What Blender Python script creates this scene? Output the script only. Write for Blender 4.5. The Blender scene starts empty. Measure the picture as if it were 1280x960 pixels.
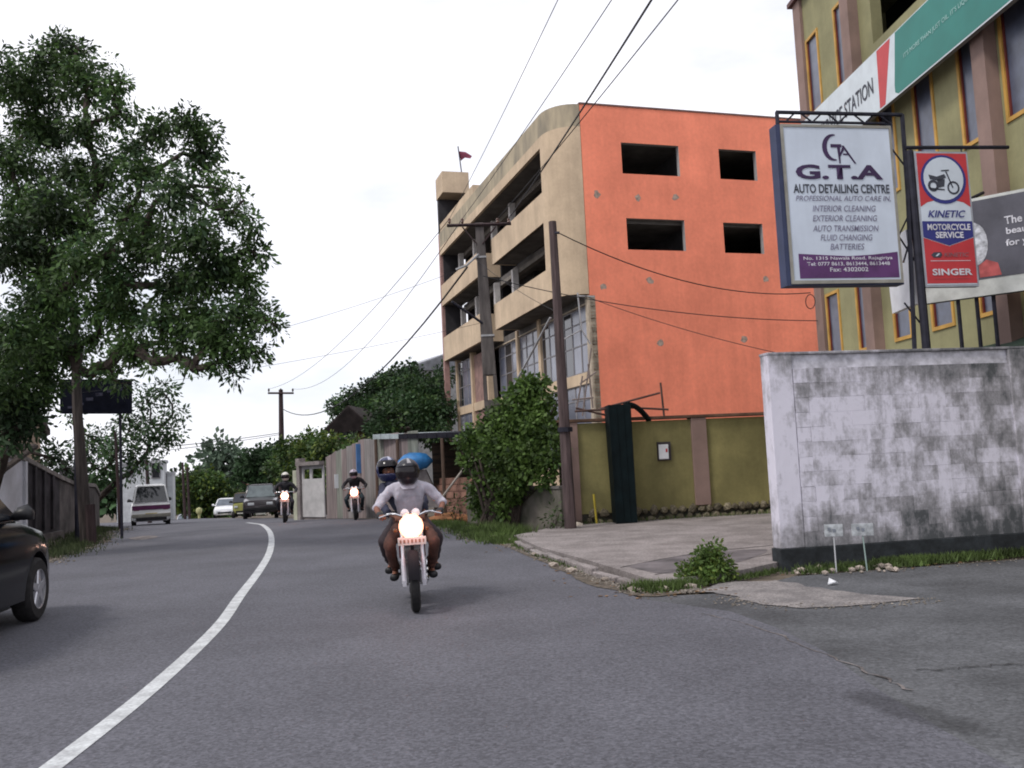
import bpy, bmesh, math, random
import numpy as np
from math import sin, cos, radians, pi, hypot, atan2
from mathutils import Vector, Matrix

# ------------------------------------------------------------------ camera, world, sun, exposure
SC = bpy.context.scene
COL = SC.collection
F = 1150.0; PITCH = radians(5.0); ROLL = radians(2.7); EYE = Vector((0, 0, 1.5))
fw = Vector((0, cos(PITCH), sin(PITCH))); u0 = Vector((0, -sin(PITCH), cos(PITCH))); r0 = Vector((1, 0, 0))
UP = u0*cos(ROLL) + r0*sin(ROLL); RT = r0*cos(ROLL) - u0*sin(ROLL)
cam_d = bpy.data.cameras.new('camera'); cam = bpy.data.objects.new('camera', cam_d); COL.objects.link(cam)
cam_d.sensor_width = 36; cam_d.lens = 36*F/1280; cam_d.clip_start = .1; cam_d.clip_end = 3000
m3 = Matrix((RT, UP, -fw)).transposed(); cam.matrix_world = Matrix.Translation(EYE) @ m3.to_4x4()
SC.camera = cam
SC.render.resolution_x = 1024; SC.render.resolution_y = 768
SC.render.engine = 'CYCLES'
SC.view_settings.view_transform = 'Standard'; SC.view_settings.look = 'None'
SC.view_settings.exposure = 0.12; SC.view_settings.gamma = 1.0
SC.cycles.filter_width = 1.9
SC.cycles.max_bounces = 6
SUN_EL, SUN_AZ = radians(52), radians(232)      # azimuth clockwise from +Y: sun behind the camera, to the left
W = bpy.data.worlds.new('World'); SC.world = W; W.use_nodes = True
nt = W.node_tree; nt.nodes.clear()
def N(t, typ, **k):
    n = t.nodes.new(typ)
    for a, b in k.items(): setattr(n, a, b)
    return n
out = N(nt, 'ShaderNodeOutputWorld'); bg = N(nt, 'ShaderNodeBackground'); bg.inputs[1].default_value = 0.1
sky = N(nt, 'ShaderNodeTexSky', sky_type='NISHITA', sun_disc=False, sun_elevation=SUN_EL, sun_rotation=SUN_AZ)
tc = N(nt, 'ShaderNodeTexCoord'); mp = N(nt, 'ShaderNodeMapping'); mp.inputs['Scale'].default_value = (1.3, 1.3, 3.2)
mp.inputs['Location'].default_value = (3.1, .4, 1.7)
nz = N(nt, 'ShaderNodeTexNoise'); nz.inputs['Scale'].default_value = 1.6; nz.inputs['Detail'].default_value = 6; nz.inputs['Roughness'].default_value = .55
cr = N(nt, 'ShaderNodeValToRGB'); cr.color_ramp.elements[0].position = .36; cr.color_ramp.elements[1].position = .56
cr.color_ramp.elements[0].color = (.62, .62, .62, 1); cr.color_ramp.elements[1].color = (1, 1, 1, 1)
mx = N(nt, 'ShaderNodeMix', data_type='RGBA')
mx.inputs[7].default_value = (11.2, 11.2, 12.0, 1)
nt.links.new(tc.outputs['Generated'], mp.inputs[0]); nt.links.new(mp.outputs[0], nz.inputs[0]); nt.links.new(nz.outputs[0], cr.inputs[0])
nt.links.new(cr.outputs[0], mx.inputs[0]); nt.links.new(sky.outputs[0], mx.inputs[6]); nt.links.new(mx.outputs[2], bg.inputs[0]); nt.links.new(bg.outputs[0], out.inputs[0])
sd = bpy.data.lights.new('sun', 'SUN'); sd.energy = 1.9; sd.angle = radians(12); sd.color = (1, .95, .88)
sun = bpy.data.objects.new('sun', sd); COL.objects.link(sun)
sv = Vector((sin(SUN_AZ)*cos(SUN_EL), cos(SUN_AZ)*cos(SUN_EL), sin(SUN_EL)))
sun.rotation_euler = sv.to_track_quat('Z', 'Y').to_euler()

# ------------------------------------------------------------------ helpers
R = random.Random(7)
def at(px, py, Y):
    v = fw + RT*((px-640)/F) + UP*((480-py)/F); return EYE + v*(Y/v.y)
def zf(y):                                        # the road runs level, then falls away beyond a crest
    if y < 29: return 0.0
    if y < 70: return -(y-29)*.035
    if y < 110: return -1.435-(y-70)*.09
    return -5.035
def zg(x, y): return zf(y)
class Fr:
    """local frame on the ground: s runs along heading h, t to its right"""
    def __init__(s, O, h):
        s.O = Vector(O); s.h = radians(h); s.s = Vector((sin(s.h), cos(s.h), 0)); s.t = Vector((cos(s.h), -sin(s.h), 0))
    def __call__(s, a, b, z): return s.O + s.s*a + s.t*b + Vector((0, 0, z))
class MB:
    def __init__(s): s.v = []; s.f = []; s.m = []
    def add(s, vs, fs, m=0):
        o = len(s.v); s.v += [Vector(v) for v in vs]; s.f += [tuple(i+o for i in f) for f in fs]; s.m += [m]*len(fs); return s
    def hexa(s, p, m=0):                          # p: 4 bottom (ccw), 4 top
        return s.add(p, [(3, 2, 1, 0), (4, 5, 6, 7), (0, 1, 5, 4), (1, 2, 6, 5), (2, 3, 7, 6), (3, 0, 4, 7)], m)
    def box(s, c, d, m=0, rz=0):
        c = Vector(c); x, y, z = d[0]/2, d[1]/2, d[2]/2; q = Matrix.Rotation(rz, 3, 'Z')
        return s.hexa([c+q@Vector(k) for k in ((-x,-y,-z),(x,-y,-z),(x,y,-z),(-x,y,-z),(-x,-y,z),(x,-y,z),(x,y,z),(-x,y,z))], m)
    def fb(s, fr, s0, s1, t0, t1, z0, z1, m=0):   # box in a frame
        s0, s1 = min(s0, s1), max(s0, s1); t0, t1 = min(t0, t1), max(t0, t1)
        return s.hexa([fr(s0,t0,z0), fr(s0,t1,z0), fr(s1,t1,z0), fr(s1,t0,z0), fr(s0,t0,z1), fr(s0,t1,z1), fr(s1,t1,z1), fr(s1,t0,z1)], m)
    def tube(s, pts, r, n=8, m=0, cap=True):
        pts = [Vector(p) for p in pts]; rs = r if isinstance(r, (list, tuple)) else [r]*len(pts); rings = []; ref = None
        for i, p in enumerate(pts):
            d = (pts[min(i+1, len(pts)-1)]-pts[max(i-1, 0)])
            if d.length < 1e-9: d = Vector((0, 0, 1))
            d.normalize()
            if ref is None: ref = Vector((0, 0, 1)) if abs(d.z) < .9 else Vector((1, 0, 0))
            a = ref-d*ref.dot(d)
            if a.length < 1e-6: a = d.orthogonal()
            a.normalize(); b = d.cross(a); ref = a
            rings.append([p+(a*cos(2*pi*k/n)+b*sin(2*pi*k/n))*rs[i] for k in range(n)])
        vs = [v for q in rings for v in q]; fs = []
        for i in range(len(pts)-1):
            for k in range(n): fs.append((i*n+k, i*n+(k+1)%n, (i+1)*n+(k+1)%n, (i+1)*n+k))
        if cap: fs += [tuple(range(n))[::-1], tuple((len(pts)-1)*n+k for k in range(n))]
        return s.add(vs, fs, m)
    def lathe(s, c, prof, n=24, ax='Z', m=0):     # prof: (radius, height)
        c = Vector(c); vs = []; fs = []
        for r, h in prof:
            for k in range(n):
                a = 2*pi*k/n; x, y = r*cos(a), r*sin(a)
                vs.append(c+(Vector((x, y, h)) if ax == 'Z' else Vector((h, x, y)) if ax == 'X' else Vector((x, h, y))))
        for i in range(len(prof)-1):
            for k in range(n): fs.append((i*n+k, i*n+(k+1)%n, (i+1)*n+(k+1)%n, (i+1)*n+k))
        return s.add(vs, fs, m)
    def loft(s, rings, m=0, cap=True, close=True):
        n = len(rings[0]); vs = [v for q in rings for v in q]; fs = []
        for i in range(len(rings)-1):
            for k in range(n if close else n-1): fs.append((i*n+k, i*n+(k+1)%n, (i+1)*n+(k+1)%n, (i+1)*n+k))
        if cap: fs += [tuple(range(n))[::-1], tuple((len(rings)-1)*n+k for k in range(n))]
        return s.add(vs, fs, m)
    def prism(s, pts, d, m=0):                    # polygon extruded by vector d
        n = len(pts); d = Vector(d); pts = [Vector(p) for p in pts]
        return s.add(pts+[p+d for p in pts], [tuple(range(n))[::-1], tuple(range(n, 2*n))]+[(k, (k+1)%n, (k+1)%n+n, k+n) for k in range(n)], m)
    def quad(s, a, b, c, d, m=0): return s.add([a, b, c, d], [(0, 1, 2, 3)], m)
    def build(s, name, mats, parent=None, smooth=False, local=False, bevel=0, sub=0, **props):
        me = bpy.data.meshes.new(name)
        off = Vector((0, 0, 0))
        M = None
        if parent is not None and not local:
            M = WM[parent.name].inverted()
        vs = [tuple(M@v) if M is not None else tuple(v) for v in s.v]
        me.from_pydata(vs, [], s.f); me.validate(clean_customdata=False)
        if not isinstance(mats, (list, tuple)): mats = [mats]
        for k in mats: me.materials.append(k)
        if len(me.polygons) == len(s.m): me.polygons.foreach_set('material_index', s.m)
        bm = bmesh.new(); bm.from_mesh(me); bmesh.ops.recalc_face_normals(bm, faces=bm.faces); bm.to_mesh(me); bm.free()
        if smooth:
            me.polygons.foreach_set('use_smooth', [True]*len(me.polygons))
            if smooth != 'all':
                try: me.set_sharp_from_angle(angle=radians(40))
                except Exception: pass
        o = link(name, me, parent)
        if bevel:
            b = o.modifiers.new('bevel', 'BEVEL'); b.width = bevel; b.segments = 2; b.limit_method = 'ANGLE'
        if sub:
            b = o.modifiers.new('sub', 'SUBSURF'); b.levels = sub; b.render_levels = sub
        for k, v in props.items(): o[k] = v
        return o
WM = {}
def link(name, data, parent=None):
    o = bpy.data.objects.new(name, data); COL.objects.link(o)
    if parent is not None: o.parent = parent; WM[o.name] = WM[parent.name]
    else: WM[o.name] = Matrix.Identity(4)
    return o
def tag(o, label, cat, group=None):
    o['label'] = label; o['category'] = cat
    if group: o['group'] = group
    return o
def thing(name, label, cat, loc=(0, 0, 0), rz=0, group=None, tilt=None):
    o = bpy.data.objects.new(name, None); COL.objects.link(o)
    o.location = loc; o.rotation_euler = (0, tilt or 0, rz); o.empty_display_size = .2
    WM[o.name] = Matrix.Translation(Vector(loc)) @ o.rotation_euler.to_matrix().to_4x4()
    return tag(o, label, cat, group)
def piece(name, me, parent, M=None):
    """a copy that shares mesh data, M = its matrix in the parent's space"""
    o = bpy.data.objects.new(name, me); COL.objects.link(o); o.parent = parent
    if M is not None: o.matrix_basis = M
    return o

MATS = {}
def gp(px, py):
    v = fw + RT*((px-640)/F) + UP*((480-py)/F); p = EYE+v*(-1.5/v.z); return (p.x, p.y)
_a, _b = Vector(gp(1055, 862)), Vector(gp(1240, 920)); _c = (_a+_b)/2
STAIN = (_c.x, _c.y, (_b-_a).length/2, .17, atan2(_b.y-_a.y, _b.x-_a.x))
def mat(name, col, rough=.8, var=.12, scale=3., bump=.0, metal=0., spec=.35, grain=0., gscale=60., col2=None, streak=None, island=0, coat=0, objrand=0, bscale=None, trans=0, weather=0, speck=False):
    if name in MATS: return MATS[name]
    m = bpy.data.materials.new(name); m.use_nodes = True; t = m.node_tree; b = t.nodes['Principled BSDF']; MATS[name] = m
    b.inputs['Roughness'].default_value = rough; b.inputs['Metallic'].default_value = metal; b.inputs['Specular IOR Level'].default_value = spec
    if coat: b.inputs['Coat Weight'].default_value = coat; b.inputs['Coat Roughness'].default_value = .05
    g = N(t, 'ShaderNodeNewGeometry'); tcn = N(t, 'ShaderNodeTexCoord')
    src = tcn.outputs['Object']
    if streak:
        mpp = N(t, 'ShaderNodeMapping'); mpp.inputs['Scale'].default_value = streak; t.links.new(src, mpp.inputs[0]); vec = mpp.outputs[0]
    else: vec = src
    n = N(t, 'ShaderNodeTexNoise'); n.inputs['Scale'].default_value = scale; n.inputs['Detail'].default_value = 7; n.inputs['Roughness'].default_value = .6
    t.links.new(vec, n.inputs['Vector'])
    c2 = col2 or tuple(c*(1-var*2) for c in col); c1 = col if col2 else tuple(min(1, c*(1+var)) for c in col)
    rp = N(t, 'ShaderNodeValToRGB'); e = rp.color_ramp.elements; e[0].position = .36; e[1].position = .64; e[0].color = (*c2, 1); e[1].color = (*c1, 1)
    t.links.new(n.outputs[0], rp.inputs[0]); last = rp.outputs[0]
    def mult(fac_socket, lo, hi):
        nonlocal last
        mr = N(t, 'ShaderNodeMapRange'); mr.inputs[1].default_value = 0; mr.inputs[2].default_value = 1; mr.inputs[3].default_value = lo; mr.inputs[4].default_value = hi
        t.links.new(fac_socket, mr.inputs[0]); vm = N(t, 'ShaderNodeVectorMath', operation='SCALE'); t.links.new(last, vm.inputs[0]); t.links.new(mr.outputs[0], vm.inputs['Scale']); last = vm.outputs[0]
    if grain:
        n2 = N(t, 'ShaderNodeTexNoise'); n2.inputs['Scale'].default_value = gscale; n2.inputs['Detail'].default_value = 3; t.links.new(src, n2.inputs['Vector'])
        mult(n2.outputs[0], 1-grain*1.6, 1+grain*1.6)
    if weather:                                        # rain streaks and grime runs
        w1 = N(t, 'ShaderNodeMapping'); w1.inputs['Scale'].default_value = (1.6, 1.6, .16); t.links.new(src, w1.inputs[0])
        w2 = N(t, 'ShaderNodeTexNoise'); w2.inputs['Scale'].default_value = 1.3; w2.inputs['Detail'].default_value = 8; w2.inputs['Roughness'].default_value = .7; t.links.new(w1.outputs[0], w2.inputs['Vector']); mult(w2.outputs[0], 1-weather*1.3, 1+weather*.9)
    if speck:                                          # pale and dark stones showing in the tarmac
        v1 = N(t, 'ShaderNodeTexVoronoi'); v1.inputs['Scale'].default_value = 55; t.links.new(src, v1.inputs['Vector']); sv_ = N(t, 'ShaderNodeSeparateColor'); t.links.new(v1.outputs['Color'], sv_.inputs[0]); mult(sv_.outputs[0], .72, 1.28)
        v2 = N(t, 'ShaderNodeMapping'); v2.inputs['Scale'].default_value = (.9, .10, 1); v2.inputs['Rotation'].default_value = (0, 0, radians(12)); t.links.new(src, v2.inputs[0]); v3 = N(t, 'ShaderNodeTexNoise'); v3.inputs['Scale'].default_value = 1.1; v3.inputs['Detail'].default_value = 5; t.links.new(v2.outputs[0], v3.inputs['Vector']); mult(v3.outputs[0], .86, 1.14)
    if speck:                                          # an old spill: a dark ragged oval on the tarmac at the lower right
        m_ = N(t, 'ShaderNodeMapping', vector_type='TEXTURE'); m_.inputs['Location'].default_value = (STAIN[0], STAIN[1], 0); m_.inputs['Rotation'].default_value = (0, 0, STAIN[4]); m_.inputs['Scale'].default_value = (STAIN[2], STAIN[3], 50); t.links.new(src, m_.inputs[0])
        ln = N(t, 'ShaderNodeVectorMath', operation='LENGTH'); t.links.new(m_.outputs[0], ln.inputs[0]); n8 = N(t, 'ShaderNodeTexNoise'); n8.inputs['Scale'].default_value = 5; n8.inputs['Detail'].default_value = 6; t.links.new(src, n8.inputs['Vector'])
        ad = N(t, 'ShaderNodeMath', operation='ADD'); t.links.new(ln.outputs['Value'], ad.inputs[0]); t.links.new(n8.outputs[0], ad.inputs[1]); mr2 = N(t, 'ShaderNodeMapRange', interpolation_type='SMOOTHSTEP'); mr2.inputs[1].default_value = 1.05; mr2.inputs[2].default_value = 1.75; t.links.new(ad.outputs[0], mr2.inputs[0]); mult(mr2.outputs[0], .58, 1.0)
    if island: mult(g.outputs['Random Per Island'], 1-island, 1+island)
    if objrand:
        oi = N(t, 'ShaderNodeObjectInfo'); mult(oi.outputs['Random'], 1-objrand, 1+objrand)
    t.links.new(last, b.inputs['Base Color'])
    if bump:
        n3 = N(t, 'ShaderNodeTexNoise'); n3.inputs['Scale'].default_value = bscale or gscale; n3.inputs['Detail'].default_value = 5; t.links.new(src, n3.inputs['Vector'])
        bp = N(t, 'ShaderNodeBump'); bp.inputs['Strength'].default_value = bump; bp.inputs['Distance'].default_value = .02; t.links.new(n3.outputs[0], bp.inputs['Height']); t.links.new(bp.outputs[0], b.inputs['Normal'])
    if trans:
        tr = N(t, 'ShaderNodeBsdfTranslucent'); ms = N(t, 'ShaderNodeMixShader'); ms.inputs[0].default_value = trans
        o = t.nodes['Material Output']; t.links.new(last, tr.inputs[0]); t.links.new(b.outputs[0], ms.inputs[1]); t.links.new(tr.outputs[0], ms.inputs[2]); t.links.new(ms.outputs[0], o.inputs[0])
    return m
def emis(name, col, s):
    m = bpy.data.materials.new(name); m.use_nodes = True; b = m.node_tree.nodes['Principled BSDF']; MATS[name] = m
    b.inputs['Base Color'].default_value = (*col, 1); b.inputs['Emission Color'].default_value = (*col, 1); b.inputs['Emission Strength'].default_value = s; return m

asphalt = mat('asphalt', (.094, .094, .110), .85, .09, .5, .5, grain=.30, gscale=30, speck=True, spec=.3)
dirt = mat('dirt', (.13, .105, .08), .95, .25, 1.2, .6, grain=.2, gscale=20)
concrete = mat('apron_concrete', (.27, .24, .235), .9, .2, 1.3, .5, grain=.25, gscale=22, col2=(.165, .145, .14), speck=True)
conc_dark = mat('bare_concrete', (.13, .12, .115), .9, .2, 1.1, .2, grain=.1)
pole_conc = mat('pole_concrete', (.10, .088, .085), .9, .2, 2.5, .2, streak=(3, 3, .5))
steel_dark = mat('dark_steel', (.022, .022, .035), .55, .2, 6, metal=.3)
black = mat('black_plastic', (.012, .012, .014), .45, .1)
rubber = mat('tyre_rubber', (.018, .017, .018), .85, .2, 20, .2)
chrome = mat('chrome', (.75, .75, .78), .15, .03, metal=1)
silver = mat('silver_paint', (.5, .5, .53), .3, .05, metal=.7)
glass_dark = mat('dark_glass', (.02, .023, .03), .06, .1, spec=.8)
white_paint = mat('white_paint', (.74, .75, .78), .45, .06, 3)
foliage = mat('leaf_green', (.064, .118, .033), .55, .35, .55, island=.5, trans=.3, spec=.35)
foliage2 = mat('leaf_dark_green', (.042, .086, .034), .6, .35, .5, island=.45, trans=.25, spec=.35)
foliage3 = mat('leaf_yellow_green', (.14, .19, .035), .6, .3, .8, island=.45, trans=.3)
grassm = mat('grass_green', (.085, .13, .035), .7, .3, 1.5, island=.45, trans=.25)
bark = mat('bark', (.05, .038, .032), .95, .3, 6, .5, streak=(1, 1, .3))

# ------------------------------------------------------------------ ground and road
def sheet(name, xs, ys, m, dz=0, kind='structure', **k):
    b = MB(); nx = len(xs)
    vs = [(x, y, zf(y)+dz) for y in ys for x in xs]
    fs = [(j*nx+i, j*nx+i+1, (j+1)*nx+i+1, (j+1)*nx+i) for j in range(len(ys)-1) for i in range(nx-1)]
    b.add(vs, fs); return b.build(name, m, kind='structure')
ysx = [-40, 0, 10, 20, 29, 31, 33, 36, 40, 46, 52, 60, 65, 70, 72, 76, 82, 90, 100, 110, 150, 250, 500, 1500]
sheet('ground', [-1500, -400, -100, -40, -20, -10, 0, 10, 20, 40, 100, 400, 1500], ysx, dirt, -.03)
CL = [(-2.3, -15), (-2.3, 0), (-2.42, 3), (-2.56, 5.07), (-2.74, 7), (-3.1, 9.5), (-3.58, 11.87), (-4.2, 15), (-4.96, 18.45), (-6.05, 22.7), (-7.2, 26.6), (-8.57, 30.5), (-10.5, 35.5), (-12.6, 40), (-15.4, 46), (-18.6, 53), (-22, 60), (-26.6, 70), (-31, 80), (-36, 92), (-43, 110), (-58, 150)]
def catm(P, n=6):
    o = []
    for i in range(len(P)-1):
        a, b, c, d = [Vector(P[max(0, min(len(P)-1, i+k))]) for k in (-1, 0, 1, 2)]
        for j in range(n):
            t = j/n; o.append(.5*((2*b)+(c-a)*t+(2*a-5*b+4*c-d)*t*t+(3*b-a-3*c+d)*t**3))
    o.append(Vector(P[-1])); return o
def xat(P, y):
    for a, b in zip(P, P[1:]):
        if a[1] <= y <= b[1]: return a[0]+(b[0]-a[0])*(y-a[1])/(b[1]-a[1])
    return P[-1][0]
LEFT = [(-8.2, -15), (-8.2, 5), (-8.5, 12), (-9.3, 18), (-10.6, 23.6), (-13.0, 30), (-15.6, 36), (-19.5, 44), (-24, 53), (-33, 72), (-42, 92), (-66, 150)]
RIGHT = [(2.2, -15), (2.2, 5), (2.15, 8.4), (1.25, 10.2), (.75, 12.3), (.14, 15.9), (-.45, 17.8), (-1.3, 21.5), (-2.1, 24.8), (-3.7, 28.2), (-6.2, 33), (-8.5, 38), (-12, 46), (-15.4, 53), (-23, 68), (-32, 88), (-52, 150)]
LEFTs = [(v.x, v.y) for v in catm(LEFT)]; RIGHTs = [(v.x, v.y) for v in catm(RIGHT)]; CLs = [(v.x, v.y) for v in catm(CL) if v.y < 35]
b = MB(); ys = [-15+i*1.0 for i in range(85)]+[72, 76, 80, 86, 92, 100, 110, 125, 149]; vs = []
for y in ys:
    l, r_ = xat(LEFTs, y)+.12*sin(y*2.1)+.07*sin(y*5.3), xat(RIGHTs, y)+.05*sin(y*3.7)
    for k in range(9): vs.append((l+(r_-l)*k/8, y, zf(y)))
b.add(vs, [(j*9+i, j*9+i+1, j*9+i+10, j*9+i+9) for j in range(len(ys)-1) for i in range(8)])
road = b.build('road', asphalt, kind='structure')
b = MB(); vs = []
for i, (x, y) in enumerate(CLs):
    p = Vector((x, y)); q = Vector(CLs[min(i+1, len(CLs)-1)])-Vector(CLs[max(i-1, 0)]); q.normalize(); n = Vector((q.y, -q.x))*.066
    vs += [(p.x-n.x, p.y-n.y, zf(p.y)+.004), (p.x+n.x, p.y+n.y, zf(p.y)+.004)]
b.add(vs, [(2*i, 2*i+1, 2*i+3, 2*i+2) for i in range(len(CLs)-1)])
b.build('centre_line', mat('road_paint', (.55, .57, .58), .7, .1, 5, grain=.25, gscale=40, col2=(.36, .37, .38)), kind='structure')
# side-road asphalt to the right, overlapping nothing: it starts at the road's right edge
asphalt2 = mat('side_road_asphalt', (.084, .086, .093), .88, .22, .7, .5, grain=.3, gscale=24, speck=True)
b = MB(); yy = [-15, -5, 0, 3, 5, 6.5, 8.0, 8.4, 9.0, 9.6, 10.2]; vs = []
for y in yy:
    l = xat(RIGHTs, y)+.05*sin(y*3.7)-.02
    for k in range(5): vs.append((l+(26-l)*k/4, y, -.004 if y > -16 else 0))
b.add(vs, [(j*5+i, j*5+i+1, j*5+i+6, j*5+i+5) for j in range(len(yy)-1) for i in range(4)])
b.add([(2.2, 10.2, -.004), (26, 10.2, -.004), (26, 15.6, -.004), (3.3, 11.3, -.004)], [(0, 1, 2, 3)])
b.build('side_road', asphalt2, kind='structure')
# driveway slab with a broken raised edge toward the road
DR = [(.32, 15.8), (1.0, 13.2), (1.55, 10.75), (2.5, 11.2), (3.4, 12.1), (7.2, 12.9), (9, 13.4), (9, 22.5), (1.1, 21.2), (-.1, 18.6)]
b = MB(); b.prism([(x, y, -.05) for x, y in DR], (0, 0, .14)); drive = b.build('driveway', concrete, kind='structure')
# concrete edge blocks along the driveway
b = MB()
P = [Vector((-.05, 17.6)), Vector((.2, 15.9)), Vector((.82, 13.0)), Vector((1.4, 10.75))]
ed = thing('driveway_kerb', 'low broken concrete kerb edging the driveway beside the road', 'kerb', (.2, 15.9, 0))
for a, c in zip(P, P[1:]):
    L = (c-a).length; n = max(1, int(L/.75)); d = (c-a)/n
    for i in range(n):
        p = a+d*(i+.5); q = MB(); h = R.uniform(.05, .10)
        q.box((p.x+R.uniform(-.02, .02), p.y, h/2-.02), (.12, d.length-R.uniform(.02, .12), h+.04), rz=-atan2(d.x, d.y)+R.uniform(-.07, .07)); q.build('kerb_stone', concrete, ed, bevel=.015)
# pale concrete patch and stains on the asphalt
b = MB(); PT = [(1.95, 10.5), (2.2, 10.05), (2.35, 9.3), (2.75, 8.95), (3.35, 9.0), (3.9, 9.15), (3.55, 9.7), (3.2, 10.35), (3.0, 10.95), (2.5, 11.05)]
PTs = []
for i in range(len(PT)):
    a, c = Vector(PT[i]), Vector(PT[(i+1) % len(PT)])
    for k in range(4): PTs.append(a+(c-a)*k/4+Vector((R.uniform(-.07, .07), R.uniform(-.06, .06))))
b.add([(p.x, p.y, .0045) for p in PTs], [tuple(range(len(PTs)))]); b.build('concrete_patch', mat('patch_concrete', (.24, .22, .215), .9, .25, 3, .5, grain=.3, col2=(.14, .13, .13), speck=True), kind='structure')
def blot(name, pts, z, m):
    q = MB(); c = catm(pts+[pts[0]], 5)[:-1]; c = [p+Vector((R.uniform(-.015, .015), R.uniform(-.015, .015))) for p in c]
    q.add([(p.x, p.y, z) for p in c], [tuple(range(len(c)))]); return q.build(name, m, kind='structure')
seam = mat('road_seam', (.16, .14, .135), .9, .35, 4)
crack = mat('crack', (.02, .018, .018), .95)
def strip(name, pts, w, z, m, jit=.02):
    q = MB(); c = catm(pts, 6); vs = []
    for i, p in enumerate(c):
        d = c[min(i+1, len(c)-1)]-c[max(0, i-1)]; d.normalize(); n = Vector((d.y, -d.x))*w/2*R.uniform(.3, 1.5); p = p+Vector((R.uniform(-jit, jit), R.uniform(-jit, jit)))
        vs += [(p.x-n.x, p.y-n.y, z), (p.x+n.x, p.y+n.y, z)]
    q.add(vs, [(2*i, 2*i+1, 2*i+3, 2*i+2) for i in range(len(c)-1)]); return q.build(name, m, kind='structure')
strip('road_seam', [gp(*q) for q in [(875, 768), (930, 778), (1000, 805), (1060, 830), (1100, 846), (1140, 864)]], .018, .004, seam, .03)
strip('road_crack', [gp(*q) for q in [(1150, 838), (1200, 836), (1245, 832), (1300, 830)]], .016, .004, crack, .03)
strip('driveway_crack', [(1.3, 12.2), (2.2, 13.2), (3.2, 13.9), (5, 14.6), (8, 15.4)], .03, .094, crack)
strip('driveway_crack', [(1.6, 11.3), (2.5, 12.1), (3.6, 13.1), (4.5, 14.4)], .02, .094, crack)
blot('driveway_dark_patch', [(1.4, 12.3), (1.9, 12.9), (2.8, 13.6), (3.6, 13.6), (3.0, 12.4), (2.2, 11.6), (1.7, 11.4)], .093, mat('dark_patch_concrete', (.13, .115, .12), .8, .25, 2, grain=.15))  # darker patch on the driveway slab
blot('road_scuff', [gp(*q) for q in [(160, 673), (178, 670), (196, 670), (192, 673), (170, 675)]], .004, seam)

# ------------------------------------------------------------------ orange building under construction
orange = mat('orange_paint', (.84, .255, .155), .85, .06, .6, .25, grain=.07, gscale=7, bscale=9, weather=.16)
beige = mat('beige_render', (.60, .465, .325), .85, .12, .7, .2, grain=.07, gscale=12, col2=(.46, .355, .25), weather=.25)
grey_r = mat('weathered_parapet', (.44, .37, .26), .9, .25, 1.2, .3, col2=(.24, .21, .16), streak=(1.2, 1.2, .35))
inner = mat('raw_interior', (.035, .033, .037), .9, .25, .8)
white_col = mat('white_column', (.6, .57, .55), .8, .1)
reveal = mat('reveal_plaster', (.34, .33, .33), .85, .1)
panem = mat('sky_toned_pane', (.17, .18, .23), .18, .15, .7, spec=.7)  # blue-grey sky reflection is put into the pane colour
framem = mat('cream_frame', (.42, .35, .27), .7, .15)
B = Fr((3.13, 35.0, 0), -17)
bo = thing('apartment_block', 'unfinished four storey building with orange side wall and open beige balconies', 'building', B(10, 4, 0))
def wall_holes(mb, P, u, v, n, U, V, holes, th, mf=0, mr=1):
    """wall sheet P + a*u + b*v, thickness th along n (inwards), rectangular holes (a0,a1,b0,b1)"""
    As = sorted(set([U[0], U[1]]+[h[k] for h in holes for k in (0, 1)])); Bs = sorted(set([V[0], V[1]]+[h[k] for h in holes for k in (2, 3)]))
    q = lambda a, b_, d: P+u*a+v*b_+n*d
    for a0, a1 in zip(As, As[1:]):
        for b0, b1 in zip(Bs, Bs[1:]):
            ca, cb = (a0+a1)/2, (b0+b1)/2
            if any(h[0] < ca < h[1] and h[2] < cb < h[3] for h in holes): continue
            mb.quad(q(a0,b0,0), q(a1,b0,0), q(a1,b1,0), q(a0,b1,0), mf); mb.quad(q(a0,b0,th), q(a1,b0,th), q(a1,b1,th), q(a0,b1,th), mr)
    for a0, a1, b0, b1 in holes+[(U[0], U[1], V[0], V[1])]:
        mm = mr if (a0, a1) != tuple(U) else mf
        for (x0, y0), (x1, y1) in (((a0,b0),(a1,b0)), ((a1,b0),(a1,b1)), ((a1,b1),(a0,b1)), ((a0,b1),(a0,b0))):
            mb.quad(q(x0,y0,0), q(x1,y1,0), q(x1,y1,th), q(x0,y0,th), mm)
Zv = Vector((0, 0, 1))
b = MB(); H = [(1.68, 4.2, 12.74, 14.0), (6.02, 7.75, 12.72, 13.98), (1.72, 4.25, 9.68, 10.94), (6.0, 7.82, 9.64, 10.9)]
wall_holes(b, B(0, .02, 0), B.t, Zv, B.s, (0, 10.15), (0, 15.45), H, .22)
b.build('side_wall', [orange, reveal], bo)
b = MB(); b.fb(B, -.03, .26, .0, 10.18, 15.45, 15.52); b.build('coping', mat('dark_coping', (.16, .09, .08), .8), bo)
for t_, z_ in ((.55, 11.85), (2.3, 11.78), (3.95, 11.85), (.6, 8.2), (2.6, 8.45), (7.8, 8.6), (2.9, 6.0), (6.6, 6.1), (9.2, 11.4)):
    b = MB(); c = B(-.004, t_, z_); k = 9; rr = [R.uniform(.09, .17) for _ in range(k)]
    b.prism([c+B.t*(rr[i]*1.1*cos(2*pi*i/k))+Zv*(rr[i]*sin(2*pi*i/k)) for i in range(k)], B.s*.01); b.build('plaster_patch', mat('grey_plaster', (.36, .28, .23), .9, .2, 8), bo)
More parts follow.
